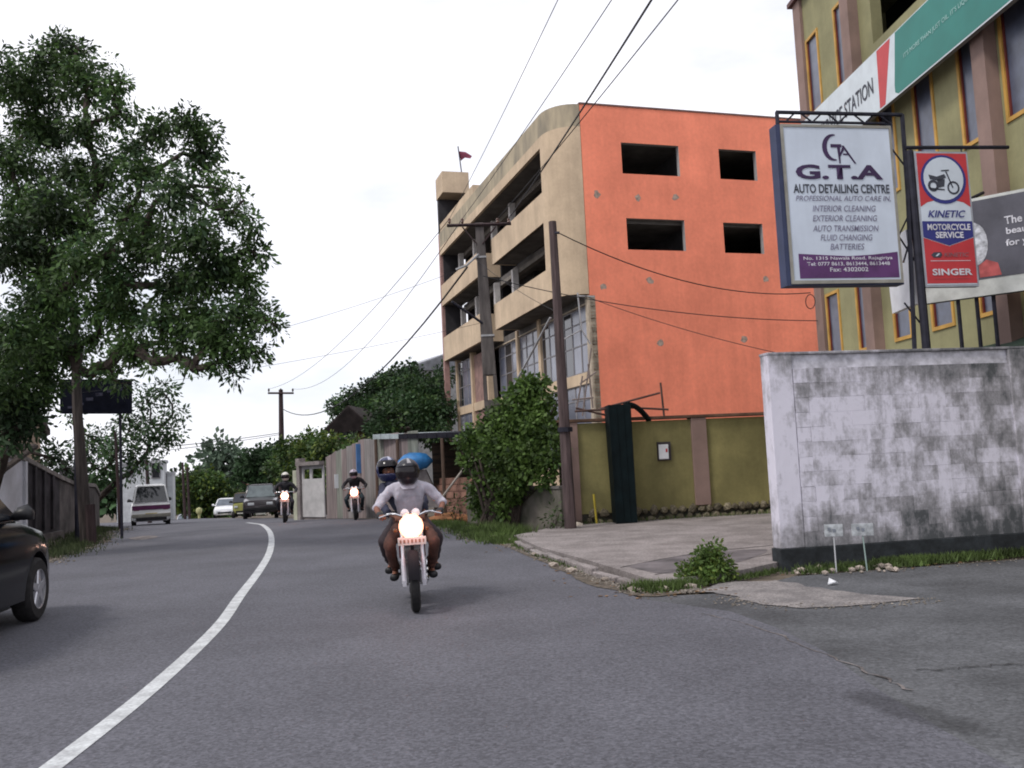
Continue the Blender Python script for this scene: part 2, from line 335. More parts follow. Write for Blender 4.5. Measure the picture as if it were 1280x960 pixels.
# inside of the side windows: a dark room behind; shared shell of back wall, far wall, inner wall, slabs
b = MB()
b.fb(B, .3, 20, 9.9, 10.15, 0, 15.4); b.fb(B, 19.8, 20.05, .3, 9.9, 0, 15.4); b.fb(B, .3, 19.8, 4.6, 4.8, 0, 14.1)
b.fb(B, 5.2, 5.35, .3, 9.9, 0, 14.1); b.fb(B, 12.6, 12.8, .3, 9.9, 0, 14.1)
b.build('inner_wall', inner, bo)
for z0, z1 in ((4.45, 4.75), (7.62, 7.95), (10.8, 11.02), (14.05, 14.3)):
    b = MB(); b.fb(B, .28, 19.8, 0.02, 9.9, z0, z1); b.build('floor_slab', conc_dark, bo)
def band(path, z0, z1, th=.14, m=0, mb=None, edge=None):
    mb = mb or MB(); n = len(path); off = []
    for i, (a, c) in enumerate(path):
        p0, p1 = Vector(path[max(i-1, 0)]), Vector(path[min(i+1, n-1)]); d = (p1-p0).normalized(); off.append((a+d.y*th*SG[0], c-d.x*th*SG[0]))
    o = []
    for (a, c), (a2, c2) in zip(path, off): o.append([B(a, c, z0), B(a, c, z1), B(a2, c2, z1), B(a2, c2, z0)])
    mb.loft(o, m); return mb
SG = [-1]
arc = [(1.35-1.35*cos(k*pi/16), -1.2*sin(k*pi/16)) for k in range(0, 9)]
near = arc+[(3, -1.2), (5, -1.2), (9.1, -1.2)]
for z0, z1 in ((7.9, 9.12), (11.05, 12.28)):
    q = band(near, z0, z1); q.fb(B, 8.98, 9.12, -1.2, 0, z0, z1)
    q.build('balcony_wall', beige, bo, smooth=True)
    b = MB(); pth = [(x_*.97+.05, y_*.95) for x_, y_ in arc]+[(9.0, -1.14)]; b.prism([B(a, c, z0-.0) for a, c in [(9.0, 0)]+[(x, y+.0) for x, y in pth[::-1]]], (0, 0, .16)); 
    b.build('balcony_slab', conc_dark, bo)
# solid rounded corner between the bands
q = band(arc+[(1.45, -1.2)], 9.12, 11.05); q.build('corner_panel', beige, bo, smooth=True)
q = band(arc+[(1.45, -1.2)], 12.28, 14.1); q.build('corner_panel', beige, bo, smooth=True)
q = band(arc+[(3, -1.2), (8, -1.2), (20.2, -1.2)], 14.1, 14.55); q.build('roof_beam', beige, bo, smooth=True)
q = band(arc+[(3, -1.2), (8, -1.2), (14, -1.2), (20.2, -1.2)], 14.55, 15.45); q.build('parapet', grey_r, bo, smooth=True)
b = MB(); pth = [(x_*.97+.05, y_*.95) for x_, y_ in arc]+[(20.15, -1.14)]; b.prism([B(a, c, 14.102) for a, c in [(20.15, 0)]+pth[::-1]], (0, 0, .16)); b.build('balcony_slab', conc_dark, bo)
# far bay
for z0, z1 in ((7.75, 9.15), (11.05, 12.28)):
    b = MB(); b.fb(B, 11.8, 20.2, -1.2, -1.05, z0, z1); b.fb(B, 11.8, 11.94, -1.05, 0, z0, z1); b.fb(B, 20.06, 20.2, -1.05, 0, z0, z1); b.build('balcony_wall', beige, bo)
    b = MB(); b.fb(B, 11.82, 20.18, -1.04, .0, z0, z0+.16); b.build('balcony_slab', conc_dark, bo)
b = MB(); b.fb(B, 20.2, 20.5, -1.2, -.9, 0, 15.4); b.build('end_pier', mat('pink_render', (.36, .22, .2), .85, .1), bo)  # end pier in one pinkish render tone
# recess between the bays
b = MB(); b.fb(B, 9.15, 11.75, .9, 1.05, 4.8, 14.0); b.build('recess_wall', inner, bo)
for s_ in (1.9, 8.8, 12.0, 15.8, 19.2):
    for z0, z1 in ((7.96, 10.8), (11.03, 14.04)):
        b = MB(); b.fb(B, s_, s_+.28, -.28, .0, z0+.05, z1); b.build('column', white_col, bo)
for z0 in (10.62, 13.85):
    b = MB(); b.fb(B, .3, 20, .02, .3, z0, z0+.2); b.build('beam', mat('beam_concrete', (.2, .18, .16), .9), bo)
# roof-top tower at the far end
b = MB(); b.fb(B, 12.2, 20.2, -1.16, -1.02, 15.45, 15.95); b.fb(B, 12.2, 12.34, -1.02, 1.6, 14.3, 15.95); b.build('raised_parapet', beige, bo)
b = MB(); b.fb(B, 18.6, 20.4, -1.25, .35, 17.5, 18.75); b.build('tower_roof', beige, bo)
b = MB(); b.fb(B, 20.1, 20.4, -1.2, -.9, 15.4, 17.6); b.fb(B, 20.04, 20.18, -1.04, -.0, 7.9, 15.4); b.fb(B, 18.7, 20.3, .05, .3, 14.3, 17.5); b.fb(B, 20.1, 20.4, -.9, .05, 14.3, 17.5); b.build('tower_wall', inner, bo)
# lower glazed front
for s0, s1 in ((0.0, .32), (5.95, 6.3), (9.3, 9.6), (12.9, 13.25), (16.2, 16.5), (19.7, 20.0)):
    t0 = -.06 if s0 < 11 else -.6
    b = MB(); b.fb(B, s0, s1, t0, t0+.3, 0, 7.9 if s0 > .1 else 7.85); b.build('pillar', beige if s0 > 5 else framem, bo)
for s0, s1, t0 in ((.32, 5.95, 0), (6.3, 9.3, 0), (9.6, 12.9, 0), (13.25, 16.2, -.55), (16.5, 19.7, -.55)):
    b = MB(); b.fb(B, s0, s1, t0, t0+.22, 4.5, 4.95); b.build('spandrel', beige, bo)
    for z0, z1 in ((1.2, 4.5), (4.95, 7.55)):
        n = max(2, round((s1-s0)/1.0)); w = (s1-s0)/n
        for i in range(n):
            a0, a1 = s0+i*w, s0+(i+1)*w
            if s0 == 13.25 and i > 0 : 
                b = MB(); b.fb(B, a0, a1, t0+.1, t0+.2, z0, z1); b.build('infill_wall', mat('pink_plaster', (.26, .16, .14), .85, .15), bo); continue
            b = MB()
            for q in ((a0, a0+.05, z0, z1), (a1-.05, a1, z0, z1), (a0+.05, a1-.05, z0, z0+.05), (a0+.05, a1-.05, z1-.05, z1), (a0+.05, a1-.05, z0+(z1-z0)*.42, z0+(z1-z0)*.42+.05), (a0+.05, a1-.05, z1-.62, z1-.57)):
                b.fb(B, q[0], q[1], t0+.05, t0+.11, q[2], q[3])
            f = b.build('window', mat('window_frame_grey', (.2, .19, .2), .6), bo)
            b = MB(); b.fb(B, a0+.05, a1-.05, t0+.07, t0+.08, z0+.05, z1-.05); b.build('pane', panem if R.random() < .8 else glass_dark, f)
b = MB(); b.fb(B, .3, 20, -.02, .2, 7.56, 7.62); b.build('lintel', framem, bo)
b = MB(); b.fb(B, .32, 19.7, -.1 if 0 else .0, .2, 0, 1.2); b.build('base_wall', beige, bo)
# pennant on the tower
fl = thing('flagpole', 'thin pole with small dark red pennant on the far roof tower of the unfinished building', 'flag', B(19, 0, 18.9))
p0 = at(578, 219, 55.5); p1 = at(572.5, 183, 55.5)
b = MB(); b.tube([p0-Vector((0, 0, .3)), p1], .035, 6); b.build('pole', steel_dark, fl)
b = MB(); q0, q1 = at(573.5, 189, 55.5), at(575.5, 201, 55.5)
b.prism([q0, at(582, 190, 55.6), at(590, 195, 55.5), at(588, 198, 55.4), at(581, 197, 55.5), at(576, 201, 55.6)], (0, .02, 0)); b.build('pennant', mat('pennant_cloth', (.16, .03, .06), .8), fl)

# ------------------------------------------------------------------ olive building at the right
olive = mat('olive_paint', (.235, .208, .085), .8, .14, .8, .15, grain=.08, gscale=14, weather=.3)
pinkb = mat('pink_brown_paint', (.265, .18, .155), .8, .12, .8, weather=.2)
ochre = mat('ochre_frame', (.52, .30, .07), .6, .1)
maroon = mat('maroon_trim', (.14, .025, .02), .6)
olive_b = mat('olive_building_paint', (.285, .27, .145), .8, .1, .8, .15, grain=.05, gscale=14, weather=.22)
Q = Fr((8.16, 24, 0), -4)
ob = thing('shop_building', 'olive green building with narrow ochre framed windows rising behind the signboards', 'building', Q(-6, 4, 0))
wins = []
for a0, a1 in ((-1.25, -.52), (-2.98, -2.25), (-6.33, -5.58), (-7.98, -7.26), (-9.6, -8.6), (-11.4, -10.6), (-13.4, -12.6)):
    if a0 > -3.2: wins.append((a0, a1, 10.25, 12.25))
    if a0 < -3.2 or True: wins.append((a0, a1, 6.98, 8.98))
    wins.append((a0-.05, a1-.02, 3.8, 5.45))
wins.append((-4.75, -4.02, 3.8, 5.45)); wins.append((-4.75, -4.02, 6.98, 8.98))
hole = (-12.5, -4.1, 10.5, 12.9)
b = MB(); wall_holes(b, Q(0, 0, 0), Q.s, Zv, Q.t, (-15, 0), (0, 13.5), wins+[hole], .25)
b.build('front_wall', [olive_b, olive_b], ob)
b = MB(); b.fb(Q, -15, 0, 9, 9.2, 0, 13.5); b.fb(Q, -.2, 0, .26, 9, 0, 13.5); b.fb(Q, -15, -14.8, .26, 9, 0, 13.5); b.fb(Q, -14.8, -.2, .26, 9, 13.2, 13.45)
b.build('rear_wall', olive_b, ob)
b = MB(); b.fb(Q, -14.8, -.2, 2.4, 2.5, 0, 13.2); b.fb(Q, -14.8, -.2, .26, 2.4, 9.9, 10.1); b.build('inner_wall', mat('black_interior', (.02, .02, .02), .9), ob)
b = MB(); b.fb(Q, -15.2, .15, -.18, .3, 13.5, 13.62); b.build('coping', mat('dark_coping2', (.12, .07, .07), .8), ob)
for s0, s1, z1 in ((-.42, .03, 13.5), (-3.5, -3.08, 13.5), (-8.46, -8.06, 10.2), (-12.2, -11.8, 10.2)):
    b = MB(); b.fb(Q, s0, s1, -.24 if s0 < -1 else -.08, -.002, 0, z1); b.build('pilaster', pinkb, ob)
for a0, a1, z0, z1 in wins:
    b = MB(); e = .045
    for q in ((a0-.03, a0+e, z0-.03, z1+.03), (a1-e, a1+.03, z0-.03, z1+.03), (a0+e, a1-e, z0-.03, z0+e), (a0+e, a1-e, z1-e, z1+.03)): b.fb(Q, q[0], q[1], -.03, .04, q[2], q[3])
    for q in ((a0+e, a0+e+.04, z0+e, z1-e), (a1-e-.04, a1-e, z0+e, z1-e)): b.fb(Q, q[0], q[1], .0, .045, q[2], q[3], 1)
    f = b.build('window', [ochre, maroon], ob)
    b = MB(); b.fb(Q, a0+e, a1-e, .03, .035, z0+e, z1-e); b.build('pane', mat('sky_blue_pane', (.085, .10, .15), .28, .15, spec=.8), f)  # pane colour carries the reflected sky
b = MB(); b.fb(Q, -13, -.5, -.1, -.001, 9.6, 9.75); b.build('ledge', olive_b, ob)

# ------------------------------------------------------------------ lettering
def text(s, parent, P, a, w, h, m, name='lettering', bold=0.0, up=Zv, shear=0, align='CENTER', nrm=None, lift=.003):
    """flat printed text: centred on P, running along a, w wide and h high"""
    cu = bpy.data.curves.new('t', 'FONT'); cu.body = s; cu.align_x = align; cu.offset = bold; cu.shear = shear; cu.extrude = 0; cu.resolution_u = 3
    o = bpy.data.objects.new('t', cu); COL.objects.link(o); bpy.context.view_layer.update()
    me = bpy.data.meshes.new_from_object(o.evaluated_get(bpy.context.evaluated_depsgraph_get())); bpy.data.objects.remove(o); bpy.data.curves.remove(cu)
    co = np.empty(len(me.vertices)*3); me.vertices.foreach_get('co', co); co = co.reshape(-1, 3)
    lo, hi = co.min(0), co.max(0); sx, sy = w/(hi[0]-lo[0]), h/(hi[1]-lo[1])
    n = nrm or a.cross(up)      # toward the reader
    I = WM[parent.name].inverted()
    for v, c in zip(me.vertices, co):
        v.co = I@(P+a*((c[0]-(lo[0]+hi[0])/2)*sx)+up*((c[1]-(lo[1]+hi[1])/2)*sy)+n*lift)
    me.materials.clear(); me.materials.append(m); me.name = name
    return link(name, me, parent)
def rect(P, a, n, u0_, u1_, z0, z1, lift, m, parent, name):
    q = MB(); f = lambda u, z: P+a*u+Zv*z
    q.prism([f(u0_, z0)+n*lift*0, f(u1_, z0), f(u1_, z1), f(u0_, z1)], n*lift); return q.build(name, m, parent)

# oil company banner fixed along the olive front
bn = thing('long_banner', 'long white, red and green service station banner across the olive building', 'banner', Q(-6, -.6, 9))
signwhite = mat('sign_white', (.60, .66, .70), .5, .04)
Z0, Z1 = 8.60, 9.90; tb = -.45
b = MB(); b.fb(Q, -15, -.35, tb+.002, tb+.1, Z0, Z1); b.build('box', mat('banner_edge', (.2, .2, .2), .5), bn)
def bq(pts, m, lift, nm):
    q = MB(); q.prism([Q(a, tb-lift, z) for a, z in pts], Q.t*.006); q.build(nm, m, bn)
bq([(-.35, Z0), (-15, Z0), (-15, Z1), (-.35, Z1)], signwhite, .004, 'white_panel')
bq([(-5.10, Z1-.03), (-5.70, Z1-.03), (-5.30, Z0+.03), (-5.06, Z0+.03)], mat('sign_red', (.52, .055, .06), .5, .05), .008, 'red_stripe')
bq([(-5.92, Z1-.02), (-15, Z1-.02), (-15, Z0+.03), (-5.86, Z0+.03), (-5.74, Z0+.1), (-5.74, Z0+.25)], mat('sign_green', (.028, .195, .165), .5, .06, 1), .008, 'green_panel')
dk = mat('print_dark', (.05, .055, .075), .6)
text('SERVICE STATION', bn, Q(-3.44, tb-.012, 9.24), -Q.s, 2.8, .36, dk, bold=.01, up=Zv)
text("IT'S MORE THAN JUST OIL. IT'S LIQUID ENGINEERING", bn, Q(-7.9, tb-.016, 9.25), -Q.s, 3.4, .12, mat('pale_print', (.35, .55, .52), .6))

# ------------------------------------------------------------------ sign posts and hanging signs behind the white wall
G = Fr((4.07, 13.0, 0), -10); ga = G.t                 # ga: along the sign face to the right
purple = mat('print_purple', (.045, .022, .075), .6); grey_p = mat('print_grey', (.19, .18, .26), .6)
st = thing('sign_gantry', 'dark steel truss frame and post carrying the white detailing sign', 'sign frame', G(0, 1.95, 0))
b = MB(); b.tube([G(.06, -.02, 6.44), G(.06, 2.0, 6.44)], .03, 6); b.tube([G(.06, -.02, 6.3), G(.06, 1.7, 6.3)], .022, 6); b.tube([G(.06, -.01, 6.44), G(.06, -.01, 6.24)], .03, 6); b.build('truss_chord', steel_dark, st)
b = MB()
for i in range(4):
    x = .12+i*.42; b.tube([G(.06, x, 6.3), G(.06, x+.15, 6.43)], .014, 5); b.tube([G(.06, x+.25, 6.43), G(.06, x+.42, 6.3)], .014, 5)
b.build('lattice', steel_dark, st)
b = MB(); b.tube([G(.06, 2.0, 6.44), G(.06, 1.98, 5.2), G(.06, 1.86, 2.6)], .035, 6); b.build('post', steel_dark, st)
b = MB(); b.tube([G(.1, 1.76, 6.0), G(.1, 2.05, 5.6)], .014, 5); b.tube([G(.1, 2.04, 5.0), G(.1, 1.8, 4.6), G(.1, 2.1, 4.1)], .014, 5); b.tube([G(.1, 1.8, 3.6), G(.1, 2.1, 3.2)], .014, 5); b.tube([G(.1, 1.84, 4.2), G(.1, 2.08, 4.8)], .014, 5); b.build('brace', steel_dark, st)
gt = thing('hanging_sign', 'large white hanging signboard reading G.T.A Auto Detailing Centre in purple', 'signboard', G(0, .87, 3.88))
b = MB(); b.fb(G, .02, .22, -.07, 1.77, 3.86, 6.24); b.build('box', mat('sign_box_navy', (.035, .045, .10), .6), gt)
b = MB()
for q in ((0, 1.75, 3.88, 3.93), (0, 1.75, 6.2, 6.24), (0, .035, 3.93, 6.2), (1.715, 1.75, 3.93, 6.2)): b.fb(G, -.012, .019, q[0], q[1], q[2], q[3])
b.build('frame', mat('sign_frame_grey', (.28, .27, .24), .5), gt)
b = MB(); b.fb(G, .0, .018, .036, 1.714, 3.931, 6.199); b.build('face', mat('sign_face', (.56, .62, .72), .45, .05, 1.2, weather=.12), gt)
n_ = -G.s
fp = lambda x, z, d=-.002: G(d, x, z)
# purple strip at the foot
b = MB(); b.prism([fp(.13, 3.96), fp(1.69, 3.96), fp(1.69, 4.34), (fp(1.3, 4.3)), fp(.9, 4.28), fp(.5, 4.3), fp(.13, 4.32)], G.s*-.004); b.build('purple_strip', mat('strip_purple', (.10, .035, .13), .6), gt)
def gtext(s, x, z, w, h, m=None, bold=0, shear=0): text(s, gt, fp(x, z, -.006), ga, w, h, m or purple, bold=bold, shear=shear)
gtext('G.T.A', .87, 5.53, 1.38, .22, bold=.035)
gtext('AUTO DETAILING CENTRE', .885, 5.28, 1.52, .135, dk, .02)
for s_, z_, w_ in (('PROFESSIONAL AUTO CARE IN,', 5.13, 1.5), ('INTERIOR CLEANING', 4.985, 1.0), ('EXTERIOR CLEANING', 4.84, 1.02), ('AUTO TRANSMISSION', 4.69, 1.04), ('FLUID CHANGING', 4.555, .82), ('BATTERIES', 4.42, .54)): gtext(s_, .9, z_, w_, .09, grey_p, .004, .25)
wm_ = mat('print_white', (.62, .62, .68), .6)
for s_, z_, w_ in (('No. 1315 Nawala Road, Rajagiriya', 4.245, 1.4), ('Tel: 0777 8613, 8613444, 8613448', 4.165, 1.3), ('Fax: 4302002', 4.085, .6)): gtext(s_, .9, z_, w_, .062, wm_, .01)
# the curly G-A emblem: a crescent G with a striding A
def crescent(cx, cz, ro, a0, a1, w0, w1, n=14, m=purple, nm='emblem'):
    q = MB(); vs = []
    for i in range(n+1):
        a = a0+(a1-a0)*i/n; w = w0+(w1-w0)*sin(pi*i/n); d = Vector((cos(a), sin(a)))
        vs += [fp(cx+d.x*ro, cz+d.y*ro*1.15, -.006), fp(cx+d.x*(ro-w), cz+d.y*(ro-w)*1.15, -.006)]
    q.add(vs, [(2*i, 2*i+1, 2*i+3, 2*i+2) for i in range(n)]); q.build(nm, m, gt)
crescent(.80, 5.90, .175, radians(75), radians(285), .012, .075)
q = MB()
for poly in ([(.76, 5.95), (.93, 5.95), (.93, 5.90), (.76, 5.90)], [(.86, 5.90), (.91, 5.90), (.90, 5.66), (.88, 5.66)], [(.93, 5.93), (.97, 5.93), (1.15, 5.66), (1.12, 5.66)], [(.95, 5.92), (.97, 5.86), (.90, 5.76), (.885, 5.77)], [(.95, 5.81), (1.05, 5.81), (1.06, 5.79), (.95, 5.785)]):
    q.add([fp(x, z, -.006) for x, z in poly], [(0, 1, 2, 3)])
q.build('emblem_strokes', purple, gt)
# thick post with the arm that carries the red motorcycle sign
sp = thing('sign_post', 'thick dark steel post with a horizontal arm between the two hanging signs', 'sign post', G(0, 2.03, 0))
b = MB(); b.tube([G(.05, 2.07, 0), G(.05, 2.05, 5.88)], .062, 10); b.build('post', steel_dark, sp)
b = MB(); b.tube([G(.02, 1.98, 5.92), G(.02, 3.7, 5.95)], .03, 8); b.build('arm', steel_dark, sp)
b = MB(); b.tube([G(.02, 2.2, 5.92), G(.02, 2.2, 5.83)], .01, 5); b.tube([G(.02, 2.9, 5.93), G(.02, 2.9, 5.83)], .01, 5); b.build('hanger', steel_dark, sp)
ks = thing('hanging_sign', 'narrow red hanging sign with a motorcycle in a white disc and blue arrow', 'signboard', G(0, 2.54, 3.83))
red = mat('print_red', (.50, .045, .055), .5, .05); blue = mat('print_blue', (.035, .04, .20), .5, .05); wht = mat('print_face_white', (.58, .64, .72), .5, .04)
X0, X1, K0, K1 = 2.13, 2.95, 3.84, 5.83
kp = lambda u, v, d=-.0: G(-.0-d, X0+(X1-X0)*u, K1-(K1-K0)*v)      # u right, v down, 0..1
b = MB(); b.fb(G, .0, .10, X0-.03, X1+.03, K0-.03, K1+.03); b.build('box', mat('sign_edge_pale', (.35, .37, .42), .5), ks)
def kflat(pts, m, lift, nm):
    q = MB(); q.prism([kp(u, v, lift) for u, v in pts], G.s*.002); q.build(nm, m, ks)
kflat([(0, 0), (1, 0), (1, 1), (0, 1)], wht, .003, 'face')
kflat([(0.0, 0.0), (1, 0), (1, .41), (.86, .375), (.70, .36), (.3, .36), (.14, .375), (0, .41)], red, .006, 'red_field')
def disc(cu, cv, ru, m, lift, nm):
    asp = (X1-X0)/(K1-K0)
    kflat([(cu+ru*cos(2*pi*k/28), cv+ru*asp*sin(2*pi*k/28)) for k in range(28)], m, lift, nm)
disc(.5, .20, .455, blue, .009, 'blue_ring'); disc(.5, .195, .40, wht, .012, 'white_disc')
kflat([(0, .52), (1, .52), (1, .64), (.5, .705), (0, .64)], blue, .009, 'blue_arrow')
kflat([(0, .645), (.5, .71), (1, .645), (1, .99), (0, .99)], red, .006, 'red_panel')
# motorcycle drawing inside the disc
q = MB(); asp = (X1-X0)/(K1-K0)
def ringm(q, cu, cv, r, w, n=16):
    vs = []
    for k in range(n): a = 2*pi*k/n; vs += [kp(cu+r*cos(a), cv+r*asp*sin(a), .016), kp(cu+(r-w)*cos(a), cv+(r-w)*asp*sin(a), .016)]
    q.add(vs, [(2*k, 2*k+1, (2*k+3) % (2*n), (2*k+2) % (2*n)) for k in range(n)])
ringm(q, .68, .265, .125, .035); ringm(q, .28, .25, .11, .05)
def poly(q, pts): q.add([kp(u, v, .016) for u, v in pts], [tuple(range(len(pts)))])
poly(q, [(.2, .165), (.36, .18), (.52, .16), (.55, .185), (.42, .215), (.22, .2)]); poly(q, [(.36, .2), (.52, .2), (.5, .255), (.38, .265)])
poly(q, [(.54, .14), (.57, .14), (.68, .262), (.66, .27)]); poly(q, [(.46, .13), (.62, .125), (.62, .135), (.46, .14)]); poly(q, [(.2, .265), (.5, .275), (.5, .285), (.2, .28)])
q.build('motorcycle_drawing', dk, ks)
def ktext(s_, u, v, w, h, m, bold=0, shear=0): text(s_, ks, kp(u, v, .012), ga, (X1-X0)*w, (K1-K0)*h, m, bold=bold, shear=shear)
ktext('KINETIC', .5, .465, .76, .055, blue, .02, .3)
ktext('MOTORCYCLE', .52, .565, .86, .048, wm_, .03); ktext('SERVICE', .52, .625, .56, .048, wm_, .03)
ktext('KINETIC', .62, .775, .5, .032, mat('print_grey2', (.28, .12, .14), .6), .02, .2)
kflat([(.12, .775), (.18, .755), (.32, .755), (.34, .775), (.3, .795), (.16, .795)], dk, .011, 'badge'); kflat([(.2, .785), (.26, .765), (.3, .765), (.24, .785)], wht, .014, 'badge_mark')
kflat([(.1, .818), (.9, .818), (.9, .822), (.1, .822)], wm_, .009, 'rule'); ktext('SINGER', .51, .905, .8, .05, wm_, .03)
kflat([(.14, .955), (.88, .955), (.88, .958), (.14, .958)], mat('print_dim', (.3, .08, .09), .6), .009, 'rule')

# narrow leaning light box seen edge-on between the posts
lb = thing('narrow_sign', 'thin red and white sign seen edge-on just left of the thick post', 'signboard', G(.7, 1.98, 3.4))
c0, c1 = at(1132, 287, 13.9), at(1143, 380, 13.9)
b = MB(); b.hexa([c1, c1+Vector((.09, 0, 0)), c1+Vector((.12, .9, 0)), c1+Vector((.03, .9, 0)), c0, c0+Vector((.09, 0, 0)), c0+Vector((.12, .9, 0)), c0+Vector((.03, .9, 0))]); b.build('box', [white_paint], lb)
b = MB(); b.hexa([c1+Vector((.092, .01, .02)), c1+Vector((.14, .01, .02)), c1+Vector((.17, .88, .02)), c1+Vector((.122, .88, .02)), c0+Vector((.092, .01, -.02)), c0+Vector((.14, .01, -.02)), c0+Vector((.17, .88, -.02)), c0+Vector((.122, .88, -.02))]); b.build('red_face', red, lb)

# car-care billboard on three legs
BB = Fr(at(1146, 381, 15.4), 38)          # face direction BB.t
BB.O.z = 0
zb = at(1146, 381, 15.4).z; hb = 1.62; wb = 4.4
bi = thing('billboard', 'grey car care billboard with white lower border standing on thin dark legs', 'billboard', BB(0, 2, 0))
b = MB(); b.fb(BB, .01, .16, 0, wb, zb, zb+hb); b.build('box', mat('billboard_back', (.1, .1, .1), .7), bi)
bp = lambda u, v, l: BB(-l, u, zb+v)
def bflat(pts, m, l, nm):
    q = MB(); q.prism([bp(u, v, l) for u, v in pts], BB.s*.003); q.build(nm, m, bi)
bflat([(0, 0), (wb, 0), (wb, hb), (0, hb)], mat('billboard_white', (.55, .57, .55), .5), -.004, 'border')
bflat([(.03, .27), (wb-.03, .27), (wb-.03, hb-.05), (.03, hb-.05)], mat('billboard_grey', (.10, .10, .125), .5, .15, 1.5), .003, 'grey_panel')
bflat([(.95+.28*cos(k*pi/9)*.75, .86+.36*sin(k*pi/9)) for k in range(18)], mat('hand_white', (.6, .62, .68), .6, .3, 8), .007, 'picture')
bflat([(1.0, .3), (1.32, .3), (1.28, .5), (1.12, .58), (1.0, .5)], mat('picture_red', (.42, .09, .09), .6, .2, 5), .007, 'picture_red')
def btext(s_, u, v, w, h, m): text(s_, bi, bp(u, v, .01), BB.t, w, h, m, bold=.02)
btext('The ultimate', 1.78+.06, 1.16, .82, .13, wm_); btext('beauty treatment', 2.0, .97, 1.12, .14, wm_); btext('for your car...', 1.86, .78, .88, .14, wm_)
btext('3M', 2.12, .14, .22, .10, red); btext('Car Care Centre', 2.75, .14, .85, .09, grey_p)
for k, u in enumerate((.62, .9, 1.15)):
    b = MB(); b.tube([BB(.1, u, 0), BB(.1, u, zb+.02)], .035, 6); b.build('leg', steel_dark, bi)
for k, u in enumerate((.75, 2.4)):
    b = MB(); b.tube([BB(.1, u, zb+hb-.04), BB(.9, u+.25, zb+hb+.28)], .03, 6); b.build('strut', steel_dark, bi)
# dark canopy under the billboard
cn = thing('shop_canopy', 'dark sagging awning over the shop front below the billboard', 'awning', Q(-8.5, -.6, 3))
b = MB(); b.prism([Q(-5.2, -.02, 3.25), Q(-5.2, -.9, 2.95), Q(-5.2, -.9, 2.9), Q(-5.2, -.02, 3.15)], Q.s*-7, 0); b.build('awning_sheet', mat('dark_green_cloth', (.02, .045, .03), .8), cn)
b = MB(); b.tube([Q(-5.2, -.9, 2.9), Q(-12.2, -.9, 2.9)], .03, 6); b.build('rail', steel_dark, cn)

# ------------------------------------------------------------------ weathered white block wall in the foreground
Wf = Fr((3.35, 11.95, 0), -11)            # Wf.t runs right along the wall face, Wf.s is its depth
ww = thing('white_wall', 'tall weathered white block wall with black mould and a dark plinth at the right', 'wall', Wf(.1, 4, 0))
def mould_mat(name, lo, hi, orand=0):
    m = bpy.data.materials.new(name); m.use_nodes = True; t = m.node_tree; bs = t.nodes['Principled BSDF']; bs.inputs['Roughness'].default_value = .9; bs.inputs['Specular IOR Level'].default_value = .2
    g = N(t, 'ShaderNodeNewGeometry'); pos = g.outputs['Position']
    def noise(sc, scl, det=8, rough=.65, loc=(0, 0, 0)):
        mp_ = N(t, 'ShaderNodeMapping'); mp_.inputs['Scale'].default_value = sc; mp_.inputs['Location'].default_value = loc; t.links.new(pos, mp_.inputs[0])
        n = N(t, 'ShaderNodeTexNoise'); n.inputs['Scale'].default_value = scl; n.inputs['Detail'].default_value = det; n.inputs['Roughness'].default_value = rough; t.links.new(mp_.outputs[0], n.inputs['Vector']); return n.outputs[0]
    def mth(op, a, b_, c=None):
        n = N(t, 'ShaderNodeMath', operation=op)
        for i, x in enumerate((a, b_, c)):
            if x is None: continue
            if isinstance(x, (int, float)): n.inputs[i].default_value = x
            else: t.links.new(x, n.inputs[i])
        return n.outputs[0]
    sx = N(t, 'ShaderNodeSeparateXYZ'); t.links.new(pos, sx.inputs[0])
    big = noise((1, 1, .9), 1.0, 4, loc=(2, 1, 5)); mid = noise((1.2, 1.2, .8), 3.4, 8, .7); drip = noise((7, 7, .5), 1.5, 5); fine = noise((1, 1, 1), 16, 4, .7)
    z = sx.outputs['Z']; x = sx.outputs['X']
    def mr(v, a0, a1, b0, b1):
        n = N(t, 'ShaderNodeMapRange'); t.links.new(v, n.inputs[0])
        for i, q in enumerate((a0, a1, b0, b1)): n.inputs[1+i].default_value = q
        return n.outputs[0]
    right = mr(x, 4.5, 6.6, 0, .16); left = mr(x, 3.35, 3.8, -.10, 0)
    low = mr(z, .2, 1.0, .34, 0); top = mr(z, 2.1, 2.8, 0, .24)
    s = mth('ADD', mth('MULTIPLY', big, .6), mth('MULTIPLY', mid, .95)); s = mth('ADD', s, mth('MULTIPLY', drip, .35)); s = mth('ADD', s, mth('MULTIPLY', fine, .25))
    s = mth('ADD', s, right); s = mth('ADD', s, left); s = mth('ADD', s, low); s = mth('ADD', s, top)
    if orand:
        oi = N(t, 'ShaderNodeObjectInfo'); s = mth('ADD', s, mth('MULTIPLY_ADD', oi.outputs['Random'], orand, -orand/2))
    rp = N(t, 'ShaderNodeValToRGB'); e = rp.color_ramp.elements; e[0].position = lo; e[0].color = (.62, .60, .68, 1); e[1].position = hi; e[1].color = (.075, .08, .085, 1)
    k = e.new((lo+hi)/2); k.color = (.27, .262, .28, 1)
    sc_ = mth('MULTIPLY', s, .62); t.links.new(sc_, rp.inputs[0]); t.links.new(rp.outputs[0], bs.inputs['Base Color'])
    bp_ = N(t, 'ShaderNodeBump'); bp_.inputs['Strength'].default_value = .5; bp_.inputs['Distance'].default_value = .02; t.links.new(mid, bp_.inputs['Height']); t.links.new(bp_.outputs[0], bs.inputs['Normal'])
    return m
mould = mould_mat('mouldy_white_block', .64, .93, .15); mould2 = mould_mat('mouldy_white_plaster', .62, .95)
